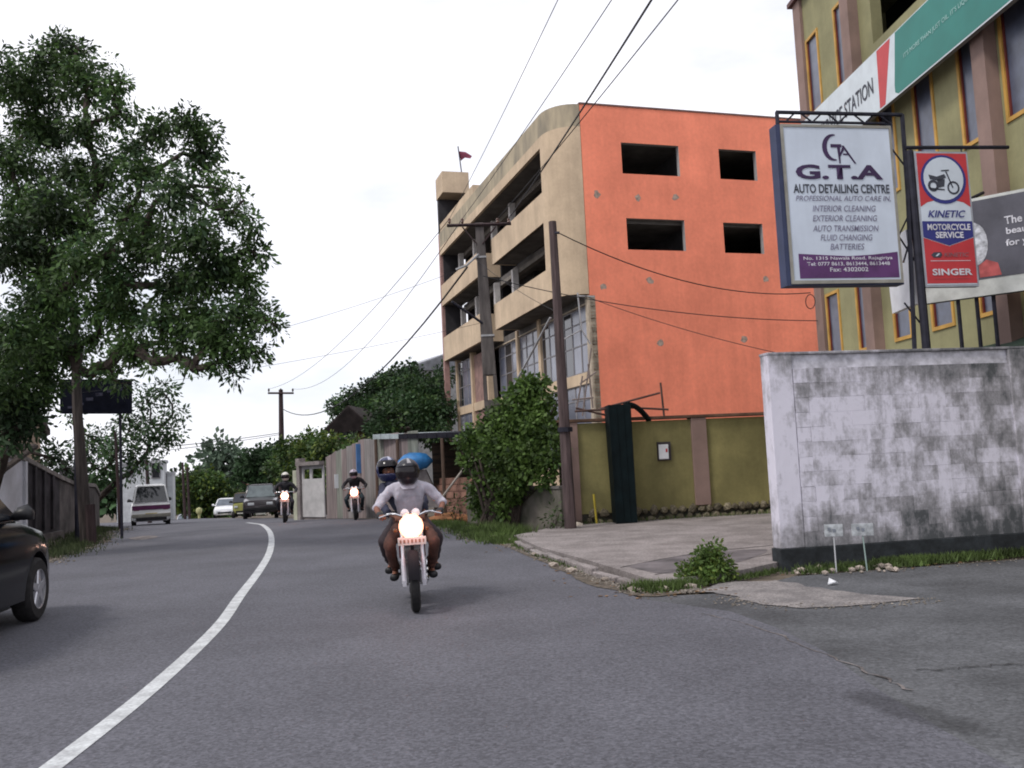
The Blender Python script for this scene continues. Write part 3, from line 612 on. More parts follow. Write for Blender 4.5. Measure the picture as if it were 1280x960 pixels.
plinth_m = mat('black_plinth', (.022, .026, .03), .9, .25, 4, .3, grain=.2, gscale=20)
b = MB(); b.fb(Wf, .02, .19, 0.02, 9, .0, 2.76); b.build('wall_core', mat('mortar', (.5, .49, .54), .95, .2, 6), ww)
# plastered end pier and the strip of coping
b = MB(); b.fb(Wf, -.012, .205, -.012, .33, .26, 2.78); b.build('end_pier', mould2, ww, bevel=.012)
b = MB(); b.fb(Wf, -.02, .215, -.02, 9, 2.762, 2.80); b.build('coping', mould2, ww, bevel=.01)
b = MB(); b.fb(Wf, -.03, .22, -.03, 9, -.05, .26); b.build('plinth', plinth_m, ww, bevel=.012)
b = MB(); b.fb(Wf, -.03, .02, 3.55, 3.95, .262, 2.758); b.build('pier', mould2, ww, bevel=.01)
bw, bh = .40, .193; meshes = []
for k in range(5):
    q = bmesh.new(); bmesh.ops.create_cube(q, size=1)
    for v in q.verts: v.co = Vector((v.co.x*.05, v.co.y*(bw-.0015), v.co.z*(bh-.0012)))
    for v in q.verts: v.co += Vector((0, R.uniform(-.002, .002), R.uniform(-.002, .002)))
    me = bpy.data.meshes.new('block'); q.to_mesh(me); q.free(); me.materials.append(mould); meshes.append(me)
half = bpy.data.meshes.new('block'); q = bmesh.new(); bmesh.ops.create_cube(q, size=1)
for v in q.verts: v.co = Vector((v.co.x*.05, v.co.y*(bw/2-.008), v.co.z*(bh-.006)))
q.to_mesh(half); q.free(); half.materials.append(mould)
I = WM[ww.name].inverted(); rot = Matrix.Rotation(radians(11), 4, 'Z') @ Matrix.Rotation(pi/2, 4, 'Z')
row = 0; z = .262
while z+bh <= 2.765:
    x = .334
    first = True
    while x < 6.6:
        w = bw/2 if (first and row % 2) else bw; first = False
        me = half if w < bw*.9 else R.choice(meshes)
        c = Wf(.018-R.uniform(0, .003), x+w/2, z+bh/2)
        piece('block', me, ww, I @ Matrix.Translation(c) @ rot); x += w
    row += 1; z += bh
# two little marker signs in front of it
for (px, py, yb, lab) in ((1042, 663, 708, 'small pale marker plate on an upright white stake, nearer the wall end'), (1078, 662, 714, 'small pale marker plate on a leaning grey stake, right of the other marker')):
    P_ = at(px, py, 11.5); base = at(px+6 if px > 1050 else px+3, yb, 11.45); base.z = 0
    mk = thing('marker_sign', lab, 'marker sign', base, group='marker plates at the foot of the white wall')
    b = MB(); b.tube([base, P_+Vector((0, .01, -.03))], .009, 6); b.build('stake', mat('dull_white_stake', (.42, .43, .45), .7) if px < 1050 else mat('grey_green_stake', (.25, .33, .31), .6), mk)
    b = MB(); b.box(P_, (.26 if px > 1050 else .22, .02, .15), rz=-.15); b.build('plate', mat('marker_plate', (.36, .38, .40), .7, .2, 14, objrand=.1), mk, bevel=.004)
    b = MB()
    for k in range(3): b.box(P_+Vector((-.06+.06*k, -.014, .02-.02*(k % 2))), (.035, .006, .035), rz=-.15)
    b.build('faded_print', mat('faded_print', (.2, .22, .26), .8), mk)

# ------------------------------------------------------------------ olive boundary wall with stone footing
ow = Fr((1.02, 21.0, 0), -10)             # face runs along ow.t
om = thing('boundary_wall', 'olive green boundary wall with pink piers on a rough stone footing', 'wall', ow(.1, 3, 0))
b = MB(); b.fb(ow, 0, .2, 0, 7.4, .3, 2.36); b.build('wall_panel', olive, om)
for a0, a1, z0 in ((0, .42, .02), (3.15, 3.52, .36), (6.6, 6.97, .36)):
    b = MB(); b.fb(ow, -.07, .22, a0, a1, z0, 2.39); b.build('pier', pinkb, om, bevel=.01)
for a0, a1 in ((-.04, 3.1), (3.1, 7.5)):
    b = MB(); b.fb(ow, -.1, .25, a0, a1, 2.392, 2.46); b.build('coping', mat('coping_brown', (.13, .075, .05), .85, .2), om, bevel=.01)
b = MB(); b.fb(ow, .03, .24, 0, 7.4, -.05, .3); b.build('footing', mat('footing_mortar', (.05, .045, .035), .95, .3, 5), om)
stm = mat('field_stone', (.17, .145, .10), .95, .3, 7, .5, objrand=.5, grain=.2)
sm = []
def rock(s=1, seed=0, m=None, flat=1):
    q = bmesh.new(); bmesh.ops.create_icosphere(q, subdivisions=1, radius=.5); rr = random.Random(seed)
    for v in q.verts: v.co = Vector((v.co.x*rr.uniform(.75, 1.15), v.co.y*rr.uniform(.75, 1.15), v.co.z*rr.uniform(.7, 1.1)*flat))*s
    me = bpy.data.meshes.new('stone'); q.to_mesh(me); q.free(); me.materials.append(m or stm); return me
sm = [rock(1, k) for k in range(6)]
I = WM[om.name].inverted(); x = .45
while x < 7.3:
    w = R.uniform(.16, .32)
    for r_ in range(2):
        if x < 1.2 and r_ == 1 and R.random() < .5: continue
        h = R.uniform(.16, .23); c = ow(.0, x+w/2+(.08 if r_ else 0), .09+r_*.2)
        piece('stone', R.choice(sm), om, I@Matrix.Translation(c)@Matrix.Rotation(R.uniform(0, 6), 4, 'Y')@Matrix.Diagonal((w*1.05, R.uniform(.15, .24), h*1.15, 1)))
    x += w*.92
mb_ = thing('meter_box', 'small white faced box in a dark surround on the olive wall', 'meter box', ow(-.03, 2.5, 1.6))
cz = at(839, 566, 21.35)
b = MB(); b.fb(ow, -.05, .002, 2.3, 2.62, 1.43, 1.86); b.build('surround', mat('dark_surround', (.05, .04, .045), .8), mb_)
b = MB(); b.fb(ow, -.09, -.052, 2.32, 2.55, 1.46, 1.80); b.build('cover', white_paint, mb_, bevel=.01)
b = MB(); b.fb(ow, -.1, -.092, 2.48, 2.52, 1.62, 1.7); b.build('red_mark', red, mb_)
# dark steel gate leaf folded back against the wall, with loose bars above it
gl = thing('gate_leaf', 'tall narrow black-green steel gate leaf standing open against the olive wall', 'gate', ow(-.4, 1.3, 0))
teal = mat('black_green_paint', (.004, .010, .012), .7, .2, 3, spec=.15)
b = MB(); b.hexa([ow(-.75, 1.02, .1), ow(-.75, 1.5, .1), ow(-.15, 1.58, .1), ow(-.15, 1.1, .1), ow(-.75, .98, 2.72), ow(-.75, 1.5, 2.72), ow(-.15, 1.55, 2.72), ow(-.15, 1.05, 2.72)]); b.build('leaf', teal, gl)
b = MB()
for k in range(4): b.tube([ow(-.76, 1.04+.15*k, .12), ow(-.76, 1.0+.16*k, 2.7)], .009, 5)
b.build('ribs', teal, gl)
cs = thing('bent_sheet', 'dark curved sheet drooping from the top of the gate leaf', 'metal sheet', ow(-.5, 1.7, 2.6))
pts = [ow(-.5, 1.5+.06*k, 2.74-.0055*k*k*.9) for k in range(10)]
b = MB(); b.loft([[p, p+Vector((0, 0, .05)), p+ow.s*.35+Vector((0, 0, .05)), p+ow.s*.35] for p in pts]); b.build('bent_sheet_body', teal, cs)
br = thing('roof_bars', 'loose brown bars laid above the gate leaf and wall end', 'bars', ow(0, .8, 2.6))
for a, c in (((-.4, .3, 2.62), (-.4, 1.5, 2.66)), ((-.3, .9, 2.66), (-.3, 2.35, 2.98)), ((-.1, 1.2, 2.72), (-.1, 2.6, 2.6)), ((.1, 2.56, 2.4), (.1, 2.52, 3.25)), ((-.3, .35, 2.7), (-.3, 1.1, 2.5))):
    b = MB(); b.tube([ow(*a), ow(*c)], .026, 5); b.build('bar', mat('rusty_bar', (.09, .05, .04), .8, .2), br)
yp = thing('yellow_pipe', 'thin yellow pipe standing at the foot of the olive wall', 'pipe', ow(-.2, .72, 0))
b = MB(); b.tube([ow(-.2, .72, 0), ow(-.2, .68, .75)], .025, 8); b.build('pipe_body', mat('yellow_pipe_paint', (.42, .33, .04), .6), yp)

# ------------------------------------------------------------------ utility poles and cables
wood = mat('dark_pole_wood', (.045, .028, .030), .9, .25, 3, .3, streak=(4, 4, .4))
def rpole(name, parent, p0, p1, w0, w1, m, d=.75):
    b = MB(); p0, p1 = Vector(p0), Vector(p1)
    r = lambda p, w: [p+Vector((-w/2, -w*d/2, 0)), p+Vector((w/2, -w*d/2, 0)), p+Vector((w/2, w*d/2, 0)), p+Vector((-w/2, w*d/2, 0))]
    b.loft([r(p0, w0), r(p1, w1)]); return b.build(name, m, parent, bevel=.02)
pb, ptp = at(621, 600, 24), at(599, 279, 24); pb = pb+(pb-ptp)*(pb.z/(ptp.z-pb.z))
pw = thing('concrete_pole', 'tall tapered concrete utility pole with a crossarm rising out of the creeper', 'utility pole', pb)
ax = lambda z: pb+(ptp-pb)*(z/ptp.z); wd = lambda z: .48-.26*z/ptp.z
rpole('shaft', pw, ax(0), ax(3.2), wd(0), wd(3.2), pole_conc); rpole('shaft', pw, ax(3.85), ptp, wd(3.85), .22, pole_conc)
for sx in (-1, 1):
    b = MB(); b.loft([[ax(z)+Vector((sx*wd(z)*.5, -.15, 0)), ax(z)+Vector((sx*wd(z)*.24, -.15, 0)), ax(z)+Vector((sx*wd(z)*.24, .15, 0)), ax(z)+Vector((sx*wd(z)*.5, .15, 0))] for z in (3.2, 3.85)]); b.build('slot_side', pole_conc, pw)
c0, c1 = at(559, 283.5, 24), at(639, 281, 24)
b = MB(); b.tube([c0+Vector((0, -.12, 0)), c1+Vector((0, -.12, 0))], .045, 4); b.build('crossarm', wood, pw)
ins = []
for px in (562, 578, 622, 636):
    p = at(px, 282, 23.88)+Vector((0, 0, .06)); ins.append(p+Vector((0, 0, .12)))
    b = MB(); b.lathe(p, [(0, -.02), (.02, 0), (.045, .04), (.03, .07), (.045, .1), (.02, .14), (0, .14)], 8); b.build('insulator', mat('brown_ceramic', (.12, .06, .045), .3), pw)
b = MB(); b.tube([at(578, 284, 23.9), at(596, 305, 23.9)], .02, 5); b.tube([at(620, 283, 23.9), at(603, 305, 23.9)], .02, 5); b.build('arm_brace', wood, pw)
b = MB(); b.tube([at(565, 377, 23.6), at(603, 404, 23.9)], .035, 6); b.build('stay_arm', steel_dark, pw)
b = MB(); b.tube([at(570, 337, 23.5), at(583, 332, 23.6), at(598, 318, 23.9)], .03, 6); b.build('bracket', mat('galvanised', (.33, .33, .34), .5, metal=.3), pw)
for py in (322, 420):
    p = at(598+(py-280)*.085, py, 24); b = MB(); b.box(p, (wd(p.z)+.03, wd(p.z)*.75+.03, .05)); b.build('strap', mat('galvanised', (.33, .33, .34)), pw)
pb2, pt2 = at(712, 640, 19.8), at(690.5, 277, 19.8); pb2 = pb2+(pb2-pt2)*(pb2.z/(pt2.z-pb2.z))
pp = thing('wooden_pole', 'plain dark brown pole without crossarm at the corner of the olive wall', 'utility pole', pb2)
b = MB(); b.tube([pb2, pt2], [.13, .085], 8); b.build('shaft', mat('brown_pole', (.085, .06, .06), .9, .25, 3, .3, streak=(4, 4, .4)), pp, smooth=True)
b = MB(); b.tube([at(706.5, 537, 19.8)-Vector((0, 0, .05)), at(706.5, 537, 19.8)+Vector((0, 0, .05))], .16, 10); b.build('clamp', steel_dark, pp)
b = MB(); b.tube([at(693, 291, 19.75), at(699, 291, 19.7)], .03, 6); b.build('hook', steel_dark, pp)
fb_, ft = at(352, 600, 60), at(351, 487, 60)
fp_ = thing('utility_pole', 'far dark pole with a short crossarm standing against the sky above the hedge', 'utility pole', (fb_.x, 60, zf(60)))
b = MB(); b.tube([Vector((fb_.x, 60, zf(60))), ft], [.24, .14], 8); b.build('shaft', wood, fp_)
b = MB(); b.tube([at(335, 491.5, 59.8), at(367, 491.5, 59.8)], .07, 5); b.build('crossarm', wood, fp_)
fin = []
for px in (336, 351, 366):
    p = at(px, 489, 59.8); b = MB(); b.lathe(p, [(0, -.05), (.06, 0), (.06, .14), (0, .2)], 6); b.build('insulator', wood, fp_); fin.append(p+Vector((0, 0, .15)))
cable_m = mat('cable_black', (.015, .015, .018), .6)
def cable(label, p0, p1, sag=.3, r=.012, grp=None, n=18, nm='overhead_cable'):
    p0, p1 = Vector(p0), Vector(p1)
    pts = [p0+(p1-p0)*(i/n)-Vector((0, 0, 4*sag*(i/n)*(1-i/n))) for i in range(n+1)]
    b = MB(); b.tube(pts, r, 5); o = b.build(nm, cable_m); tag(o, label, 'cable', grp); return o
GN = 'overhead cables from the concrete pole toward the viewer'
def ext(a, b_, k): return Vector(a)+(Vector(b_)-Vector(a))*k
for i, (px, lab, r_) in enumerate(((694, 'leftmost thin cable running up from the concrete pole to the top edge', .006), (760, 'second thin cable from the left rising above the rounded parapet', .007), (842, 'thin cable passing across the orange corner up to the top edge', .009), (810, 'thickest black cable crossing the rounded corner of the beige parapet', .016))):
    cable(lab, ins[i], ext(ins[i], at(px, -4, 11.5), 1.5), .12, r_, GN)
GF = 'overhead cables between the concrete pole and the far pole'
cable('thin cable from the concrete pole to the left end of the far crossarm', ins[0], fin[0], .9, .010, GF)
cable('thin cable from the concrete pole to the right end of the far crossarm', ins[1], fin[2], 1.3, .010, GF)
cable('thick sagging cable from the concrete pole bracket down to the far pole', at(584, 334, 23.6), at(353, 511, 59.8), 1.7, .026, GF)
cable('faint cable leaving the tree crown toward the concrete pole bracket', at(90, 470, 23.6), at(570, 339, 23.5), .25, .005)
cable('lower faint cable leaving the tree crown toward the concrete pole strap', at(92, 492, 23.6), at(600, 404, 23.8), .15, .005)
cable('upper of two cables running left from the far pole into the tree', at(351, 541, 59.8), at(120, 566, 45), .1, .022)
cable('lower of two cables running left from the far pole into the tree', at(351, 543, 59.8), at(120, 572, 45), .1, .018)
cable('black service cable from the brown pole top across the orange wall', at(698, 291, 19.7), at(1013, 366, 23.8), .45, .013)
cable('black service cable crossing low over the orange wall to the olive building', at(604, 345, 23.8), at(1022, 401, 23.9), .28, .012)
cable('thin brown cable slanting down the orange wall to the white wall end', at(731, 370, 22), at(980, 443, 20), .1, .008)
cable('short thin cable from the brown pole down behind the creeper', at(692, 388, 19.8), at(590, 320, 23.9), .1, .006)
lp = [at(1013+6*sin(a), 377-9*cos(a), 23.7) for a in [k*pi/6 for k in range(13)]]
b = MB(); b.tube(lp, .012, 5); tag(b.build('cable_loop', cable_m), 'small loop of spare cable hanging at the olive building corner', 'cable')
# pipe props in front of the glazed front
pr_ = thing('pipe_prop', 'pale diagonal pipe prop leaning across the glazed front above the creeper', 'pipe', B(5, -1.2, 0))
b = MB(); b.tube([at(688, 397, 30), at(634, 498, 32)], .04, 6); b.build('pipe', mat('galvanised', (.33, .33, .34)), pr_)
b = MB(); b.tube([at(722, 366, 33), at(727, 412, 33)], .03, 6); b.tube([at(722, 370, 33), at(743, 371, 33)], .03, 6); b.tube([at(727, 412, 33), at(738, 430, 33)], .03, 6); b.tube([at(727, 412, 33), at(703, 425, 33)], .025, 6); b.build('bracket', mat('galvanised', (.33, .33, .34)), pr_)
sc_ = thing('scaffold_poles', 'rough thin wooden poles propped against the lower glazed front near the orange corner', 'scaffolding', B(1.5, -1.0, 0))
for a, c in (((735, 455, 32), (741, 510, 32)), ((725, 480, 32), (745, 465, 32)), ((715, 500, 32), (742, 497, 32)), ((728, 470, 32), (720, 515, 32)), ((739, 435, 32.5), (728, 520, 32.5))):
    b = MB(); b.tube([at(*a), at(*c)], .03, 5); b.build('stick', mat('stick_wood', (.2, .16, .15), .9), sc_)

# ------------------------------------------------------------------ leaves, trees, shrubs, grass
rs = np.random.RandomState(11)
def leaf_mesh(name, cl, mats, dens, size, parent=None, shape=.38, tuft=14, droop=.35, shell=.45, kind=None, spread=2.3, flat=.8):
    """cl: (x,y,z,r) clusters; leaves gather in tufts spread through each cluster"""
    P = []; D = []; MI = []
    for (x, y, z, r) in cl:
        nt_ = max(2, int(dens*r*r))
        d = rs.normal(size=(nt_, 3)); d /= np.linalg.norm(d, axis=1)[:, None]
        rad = r*(shell+(1-shell)*rs.rand(nt_)**.7)*(.82+.36*rs.rand(nt_))
        c = np.array([x, y, z])+d*rad[:, None]*np.array([1, 1, flat])
        n = rs.randint(int(tuft*.6), int(tuft*1.4)+1, nt_)
        c = np.repeat(c, n, 0); m = len(c)
        q = rs.normal(size=(m, 3)); q /= np.linalg.norm(q, axis=1)[:, None]
        P.append(c+q*size*spread*rs.rand(m, 1)**.5); q[:, 2] -= droop; q /= np.linalg.norm(q, axis=1)[:, None]; D.append(q)
        MI.append(np.repeat((rs.rand(nt_) < .25).astype(int)*(len(mats)-1 if len(mats) > 1 else 0), n))
    P = np.concatenate(P); D = np.concatenate(D); MI = np.concatenate(MI); m = len(P)
    s = size*(.4+1.25*rs.rand(m)**1.3)[:, None]
    U = np.cross(D, rs.normal(size=(m, 3))); U /= np.linalg.norm(U, axis=1)[:, None]+1e-9
    V = np.stack([P, P+D*s*.5+U*s*shape*.5, P+D*s, P+D*s*.5-U*s*shape*.5], 1).reshape(-1, 3)
    if parent is not None: V = V-np.array(WM[parent.name].translation)
    me = bpy.data.meshes.new(name); me.vertices.add(m*4); me.vertices.foreach_set('co', V.ravel()); me.loops.add(m*4); me.loops.foreach_set('vertex_index', np.arange(m*4))
    me.polygons.add(m); me.polygons.foreach_set('loop_start', np.arange(m)*4); me.polygons.foreach_set('loop_total', np.full(m, 4))
    for k in mats: me.materials.append(k)
    me.polygons.foreach_set('material_index', MI); me.update(calc_edges=True)
    o = link(name, me, parent)
    if kind: o['kind'] = kind
    return o
def pxc(L, k=1.0): 
    o = []
    for px, py, r, Y in L:
        p = at(px, py, Y); o.append((p.x, p.y, p.z, r*Y/F*k))
    return o
def tree(name, label, base, fork, cl, mats, dens, size, tr=.25, group=None, twigs=2, limb=True, **kw):
    t = thing(name, label, 'tree', base, group=group); base, fork = Vector(base), Vector(fork)
    b = MB(); mid = base.lerp(fork, .5)+Vector((R.uniform(-.1, .1), 0, 0)); b.tube([base-Vector((0, 0, .2)), mid, fork], [tr*1.15, tr, tr*.8], 8)
    b.build('trunk', bark, t, smooth=True)
    b = MB()
    nodes = [(fork, -1, 0.0)]
    for c in sorted((Vector(q[:3]) for q in cl), key=lambda v: (v-fork).length):
        best = min(range(len(nodes)), key=lambda k: (nodes[k][0]-c).length*1.0+nodes[k][2]*.45)
        if (nodes[best][0]-c).length < .05: continue
        nodes.append((c, best, nodes[best][2]+(nodes[best][0]-c).length))
    cnt = [1]*len(nodes)
    for k in range(len(nodes)-1, 0, -1): cnt[nodes[k][1]] += cnt[k]
    r_of = lambda k: tr*.8*(cnt[k]/len(nodes))**.55+.012
    rr_ = sum(q[3] for q in cl)/len(cl)
    for k in range(1, len(nodes)):
        p, q = nodes[nodes[k][1]][0], nodes[k][0]; L = (q-p).length; j_ = lambda: Vector((R.gauss(0, .07), R.gauss(0, .07), R.gauss(.03, .05)))*L
        a0, a1 = min(r_of(nodes[k][1]), r_of(k)*1.35), r_of(k)*.8
        b.tube([p, p.lerp(q, .35)+j_(), p.lerp(q, .7)+j_(), q], [a0, a0*.6+a1*.4, a1*1.1, a1], 6)
        for _ in range(twigs):
            d = Vector((R.gauss(0, 1), R.gauss(0, 1), R.gauss(0, .7))).normalized()*rr_*.9; q0 = p.lerp(q, R.uniform(.6, 1))
            b.tube([q0, q0+d*.5+Vector((0, 0, .1*rr_)), q0+d], [a1*.5, a1*.3, a1*.1], 4)
    if limb: b.build('limbs', bark, t)
    leaf_mesh('crown', cl, mats, dens, size, t, **kw); return t
BT = [(70,78,36,21),(108,98,40,20.5),(45,118,44,22),(138,105,20,20),(8,95,40,21),(62,165,36,22.5),(108,160,30,20),(18,205,44,21),(200,165,30,19.5),(238,158,28,19),(252,198,32,19.5),(180,215,32,18.5),(218,240,40,18),(276,236,24,19),(122,240,30,20.5),(68,262,48,19.5),(18,310,56,19),(290,268,24,18.5),(240,300,46,17.5),(313,284,15,18),(180,300,44,18.5),(118,325,46,18.5),(280,335,38,18),(310,352,22,18),(68,372,50,19),(16,420,52,18.5),(222,362,40,18.5),(328,398,20,17.5),(292,400,32,17.5),(255,402,24,18),(304,438,24,17.5),(278,452,16,17.5),(242,462,9,17.5),(160,398,32,19),(112,425,22,19.5),(168,440,22,18.5),(55,440,30,20.5),(134,458,16,19),(205,428,18,18.5),(5,490,40,19),(320,440,14,17.5),(345,408,9,17.5),(295,466,12,17.5),(150,480,12,19),(320,320,14,18),(50,500,22,20),(112,468,13,19.5),(262,165,12,19),(75,50,16,21),(155,100,10,20),(150,140,22,20),(168,182,24,20),(140,205,24,20),(88,215,34,21),(160,262,30,19),(228,425,18,18),(262,428,16,17.5),(192,452,12,18),(60,330,40,20),(100,285,34,20),(150,355,36,18.5),(255,345,30,17.8),(40,160,34,22),(30,260,40,21),(200,400,26,18),(240,395,26,18),(265,415,24,17.5),(225,448,13,18),(280,432,22,17.5),(160,432,22,18.5),(30,465,38,20),(62,478,24,20.5),(85,440,26,20),(310,380,22,17.8),(130,385,28,19),(60,415,34,20),(310,310,16,18),(305,250,8,18.5),(98,60,14,21)]
tree('shade_tree', 'large spreading shade tree filling the upper left and arching over the road', (-15.2, 24.0, 0), at(-30, 500, 23), pxc(BT, .96), [foliage, foliage3, foliage2], 170, .115, .3, tuft=28, spread=1.9, droop=.5, flat=.85, shell=.2, shape=.42)
T2 = [(205,492,15,40),(182,498,16,40),(166,528,22,41),(196,540,22,40),(150,560,24,40),(122,552,22,41),(100,572,18,40),(216,518,13,40),(180,574,16,40),(212,548,12,40),(84,520,9,41),(128,590,16,40),(165,590,13,40)]
tree('roadside_tree', 'slender open crowned tree beyond the dark hoarding, left of the white van', (-21.0, 43, zf(43)), at(148, 600, 41), pxc(T2), [foliage2, foliage], 62, .17, .16, tuft=22, shape=.5, spread=2.6)
T3 = [(8,510,34,19.5),(28,535,20,19.5),(0,545,20,19),(40,512,14,20),(62,572,14,27),(85,590,12,29)]
tree('garden_tree', 'dark low tree leaning over the white wall at the left edge', (-11.9, 20.6, 0), at(0, 590, 20), pxc(T3), [foliage2], 170, .15, .12, tuft=20, shape=.5)
tree('garden_tree', 'pale hazy tree far down the road behind the hedge', at(280, 640, 112), at(278, 605, 112), pxc([(262,572,13,112),(285,566,12,112),(301,580,9,112),(274,590,14,112),(292,596,9,112),(268,560,7,112)]), [mat('leaf_hazy', (.11, .16, .11), .7, .3, .3, island=.35, trans=.2)], 9, .65, .3, tuft=26, shape=.7)
tree('roadside_tree', 'bushy bright green trees at the far end of the road right of the white building', at(258, 655, 84), at(258, 630, 84), pxc([(240,603,15,84),(262,608,20,84),(284,622,16,84),(230,625,14,84),(252,632,16,84),(280,636,11,84),(226,606,10,84)]), [foliage, foliage3], 44, .30, .3, tuft=34, shape=.7)
tree('roadside_tree', 'dark tree rising behind the dark off-road car', at(325, 655, 76), at(325, 610, 76), pxc([(318,577,16,76),(342,572,17,76),(306,590,10,76),(348,598,20,76),(328,606,14,76),(300,600,7,76)]), [foliage2], 42, .30, .25, tuft=32, shape=.7)
tree('hedge_tree', 'low green hedge trees above the corrugated fence', at(410, 640, 44), at(410, 605, 44), pxc([(362,562,15,46),(385,570,20,45),(410,560,18,44),(372,592,20,45),(400,590,20,44),(430,582,20,42),(452,575,20,40),(440,562,16,44),(476,568,15,38),(420,600,16,42),(350,585,14,47),(395,550,12,46),(385,548,8,46)]), [foliage, foliage3], 120, .165, .2, tuft=30, shape=.6)
T8 = [(478,540,16,47),(490,520,16,48),(470,520,9,48),(432,522,13,58),(442,500,15,58),(466,490,16,58),(490,474,16,57),(512,482,20,56),(536,490,22,55),(546,516,22,54),(520,516,25,54),(494,512,25,55),(484,536,22,54),(552,470,10,56),(512,462,8,57),(478,478,9,58),(420,508,9,59),(420,534,9,59),(545,540,18,53),(500,540,20,53),(462,512,16,57)]
tree('hill_tree', 'big dense dark tree between the brown roofed house and the unfinished building', at(510, 640, 56), at(510, 560, 56), pxc(T8), [foliage2, foliage], 78, .205, .4, tuft=30, shape=.6)
# creeper mound over the low wall at the foot of the poles
foliage4 = mat('leaf_bright_green', (.10, .17, .038), .6, .3, .9, island=.4, trans=.3)
cr_ = thing('creeper', 'tall mound of green creeper climbing the utility pole and low wall', 'creeper', (-.5, 21.8, 0))
CR = [(664,492,18,21.6),(650,506,20,21.8),(680,506,14,21.4),(640,532,26,21.8),(670,532,26,21.4),(690,545,14,21),(612,538,16,22.2),(598,552,15,22.6),(626,562,26,21.8),(656,572,28,21.2),(685,575,16,20.8),(612,600,20,22.2),(645,600,18,21.4),(602,622,13,22.4),(682,598,12,20.8),(590,536,8,22.6),(660,476,8,21.6),(640,585,26,21.6),(616,622,15,22.1),(602,640,9,22.3),(636,622,13,21.8),(624,640,8,21.8),(645,490,8,21.8),(630,510,10,22),(615,520,8,22.2),(584,548,9,22.6),(590,578,12,22.4),(676,480,8,21.5),(656,478,7,21.7),(594,602,10,22.2),(697,500,6,21),(699,560,7,20.6),(606,560,8,22.4),(575,560,5,22.8)]
leaf_mesh('leaves', pxc(CR), [foliage4, foliage], 380, .10, cr_, tuft=22, shell=.3, spread=1.7, shape=.65)
b = MB()
for (x, y, z, r) in pxc(CR): b.tube([(-.5+R.uniform(-.5, .5), 21.9, 0), (x*.5-.25, 21.9, z*.5), (x, y, z)], [.05, .035, .015], 5)
b.build('stems', bark, cr_)
def shrub(label, L, dens, size, mats, nm='weed_bush', **k):
    c = pxc(L); p = c[0]; t = thing(nm, label, 'bush', (p[0], p[1], 0)); leaf_mesh('leaves', c, mats, dens, size, t, **k)
    b = MB()
    for (x, y, z, r) in c:
        for _ in range(3): b.tube([(p[0]+R.uniform(-.08, .08), p[1], 0), (x+R.uniform(-r, r)*.6, y, z)], [.008, .004], 4)
    b.build('stems', bark, t); return t
shrub('leafy weed bush growing at the near corner of the driveway', [(884,698,17,11.2),(868,712,16,11.1),(900,708,15,11.2),(880,718,15,11.1),(893,688,9,11.2),(856,720,9,11),(908,716,9,11.2)], 1900, .045, [foliage4, foliage3], shape=.5, tuft=20, shell=.3, spread=1.7)
shrub('small green bush beside the white stone at the wall foot', [(690,650,13,20),(698,640,9,20),(680,658,9,20),(703,656,8,20)], 150, .08, [foliage], tuft=12)
shrub('green weeds below the brick infill near the road edge', [(571,634,9,25.5),(565,642,8,25.5),(578,642,8,25.5),(556,645,6,26)], 110, .1, [foliage], tuft=12)
def grass(name, pts, n, h, spread, m=grassm):
    P = np.array([pts[i] for i in rs.randint(0, len(pts), n)])+rs.normal(size=(n, 2))*spread
    z = np.array([zf(y) for y in P[:, 1]]); a = rs.rand(n)*6.28; hh = h*(.4+rs.rand(n)); w = .006+.010*rs.rand(n)
    le = rs.normal(size=(n, 2))*.35*hh[:, None]
    A = np.stack([P[:, 0]-np.cos(a)*w, P[:, 1]-np.sin(a)*w, z], 1); B_ = np.stack([P[:, 0]+np.cos(a)*w, P[:, 1]+np.sin(a)*w, z], 1); T = np.stack([P[:, 0]+le[:, 0], P[:, 1]+le[:, 1], z+hh], 1)
    V = np.stack([A, B_, T], 1).reshape(-1, 3); me = bpy.data.meshes.new(name); me.vertices.add(n*3); me.vertices.foreach_set('co', V.ravel()); me.loops.add(n*3); me.loops.foreach_set('vertex_index', np.arange(n*3))
    me.polygons.add(n); me.polygons.foreach_set('loop_start', np.arange(n)*3); me.polygons.foreach_set('loop_total', np.full(n, 3)); me.materials.append(m); me.update(calc_edges=True)
    o = link(name, me); o['kind'] = 'stuff'; return o
def along(P, n): 
    o = []
    for a, c in zip(P, P[1:]):
        for i in range(n): t = i/n; o.append((a[0]+(c[0]-a[0])*t, a[1]+(c[1]-a[1])*t))
    return o
grass('verge_grass', along([(-.15, 17.9), (-.7, 19.6), (-1.2, 22), (-2.0, 25), (-2.9, 27.4)], 30), 9000, .10, .22)
grass('verge_grass', along([(.1, 19.2), (-.3, 20.0), (-.9, 21.6)], 30), 1600, .22, .16)
grass('plinth_grass', [p for p in along([(3.5, 11.55), (4.4, 11.75)], 20)]+along([(4.6, 11.85), (5.2, 12.0), (8, 12.6)], 40)*2, 8000, .085, .10)
grass('kerb_grass', along([(1.3, 10.7), (1.55, 10.5), (1.95, 10.75)], 20), 1500, .11, .07)
grass('kerb_grass', along([(2.0, 10.9), (2.7, 11.3), (3.3, 11.8)], 20), 500, .06, .05)
grass('kerb_grass', along([(-.1, 17.2), (.1, 16.3), (.5, 14.2), (.9, 12.5)], 20), 500, .06, .05)
grass('footing_grass', along([(1.2, 20.8), (7.4, 21.9)], 60), 1200, .16, .06)
grass('left_verge_grass', along([(-9.9, 19.6), (-11.8, 25), (-14.6, 32), (-16.5, 36)], 50), 6000, .13, .35, mat('dark_grass', (.05, .07, .025), .8, .3, 2, island=.4))
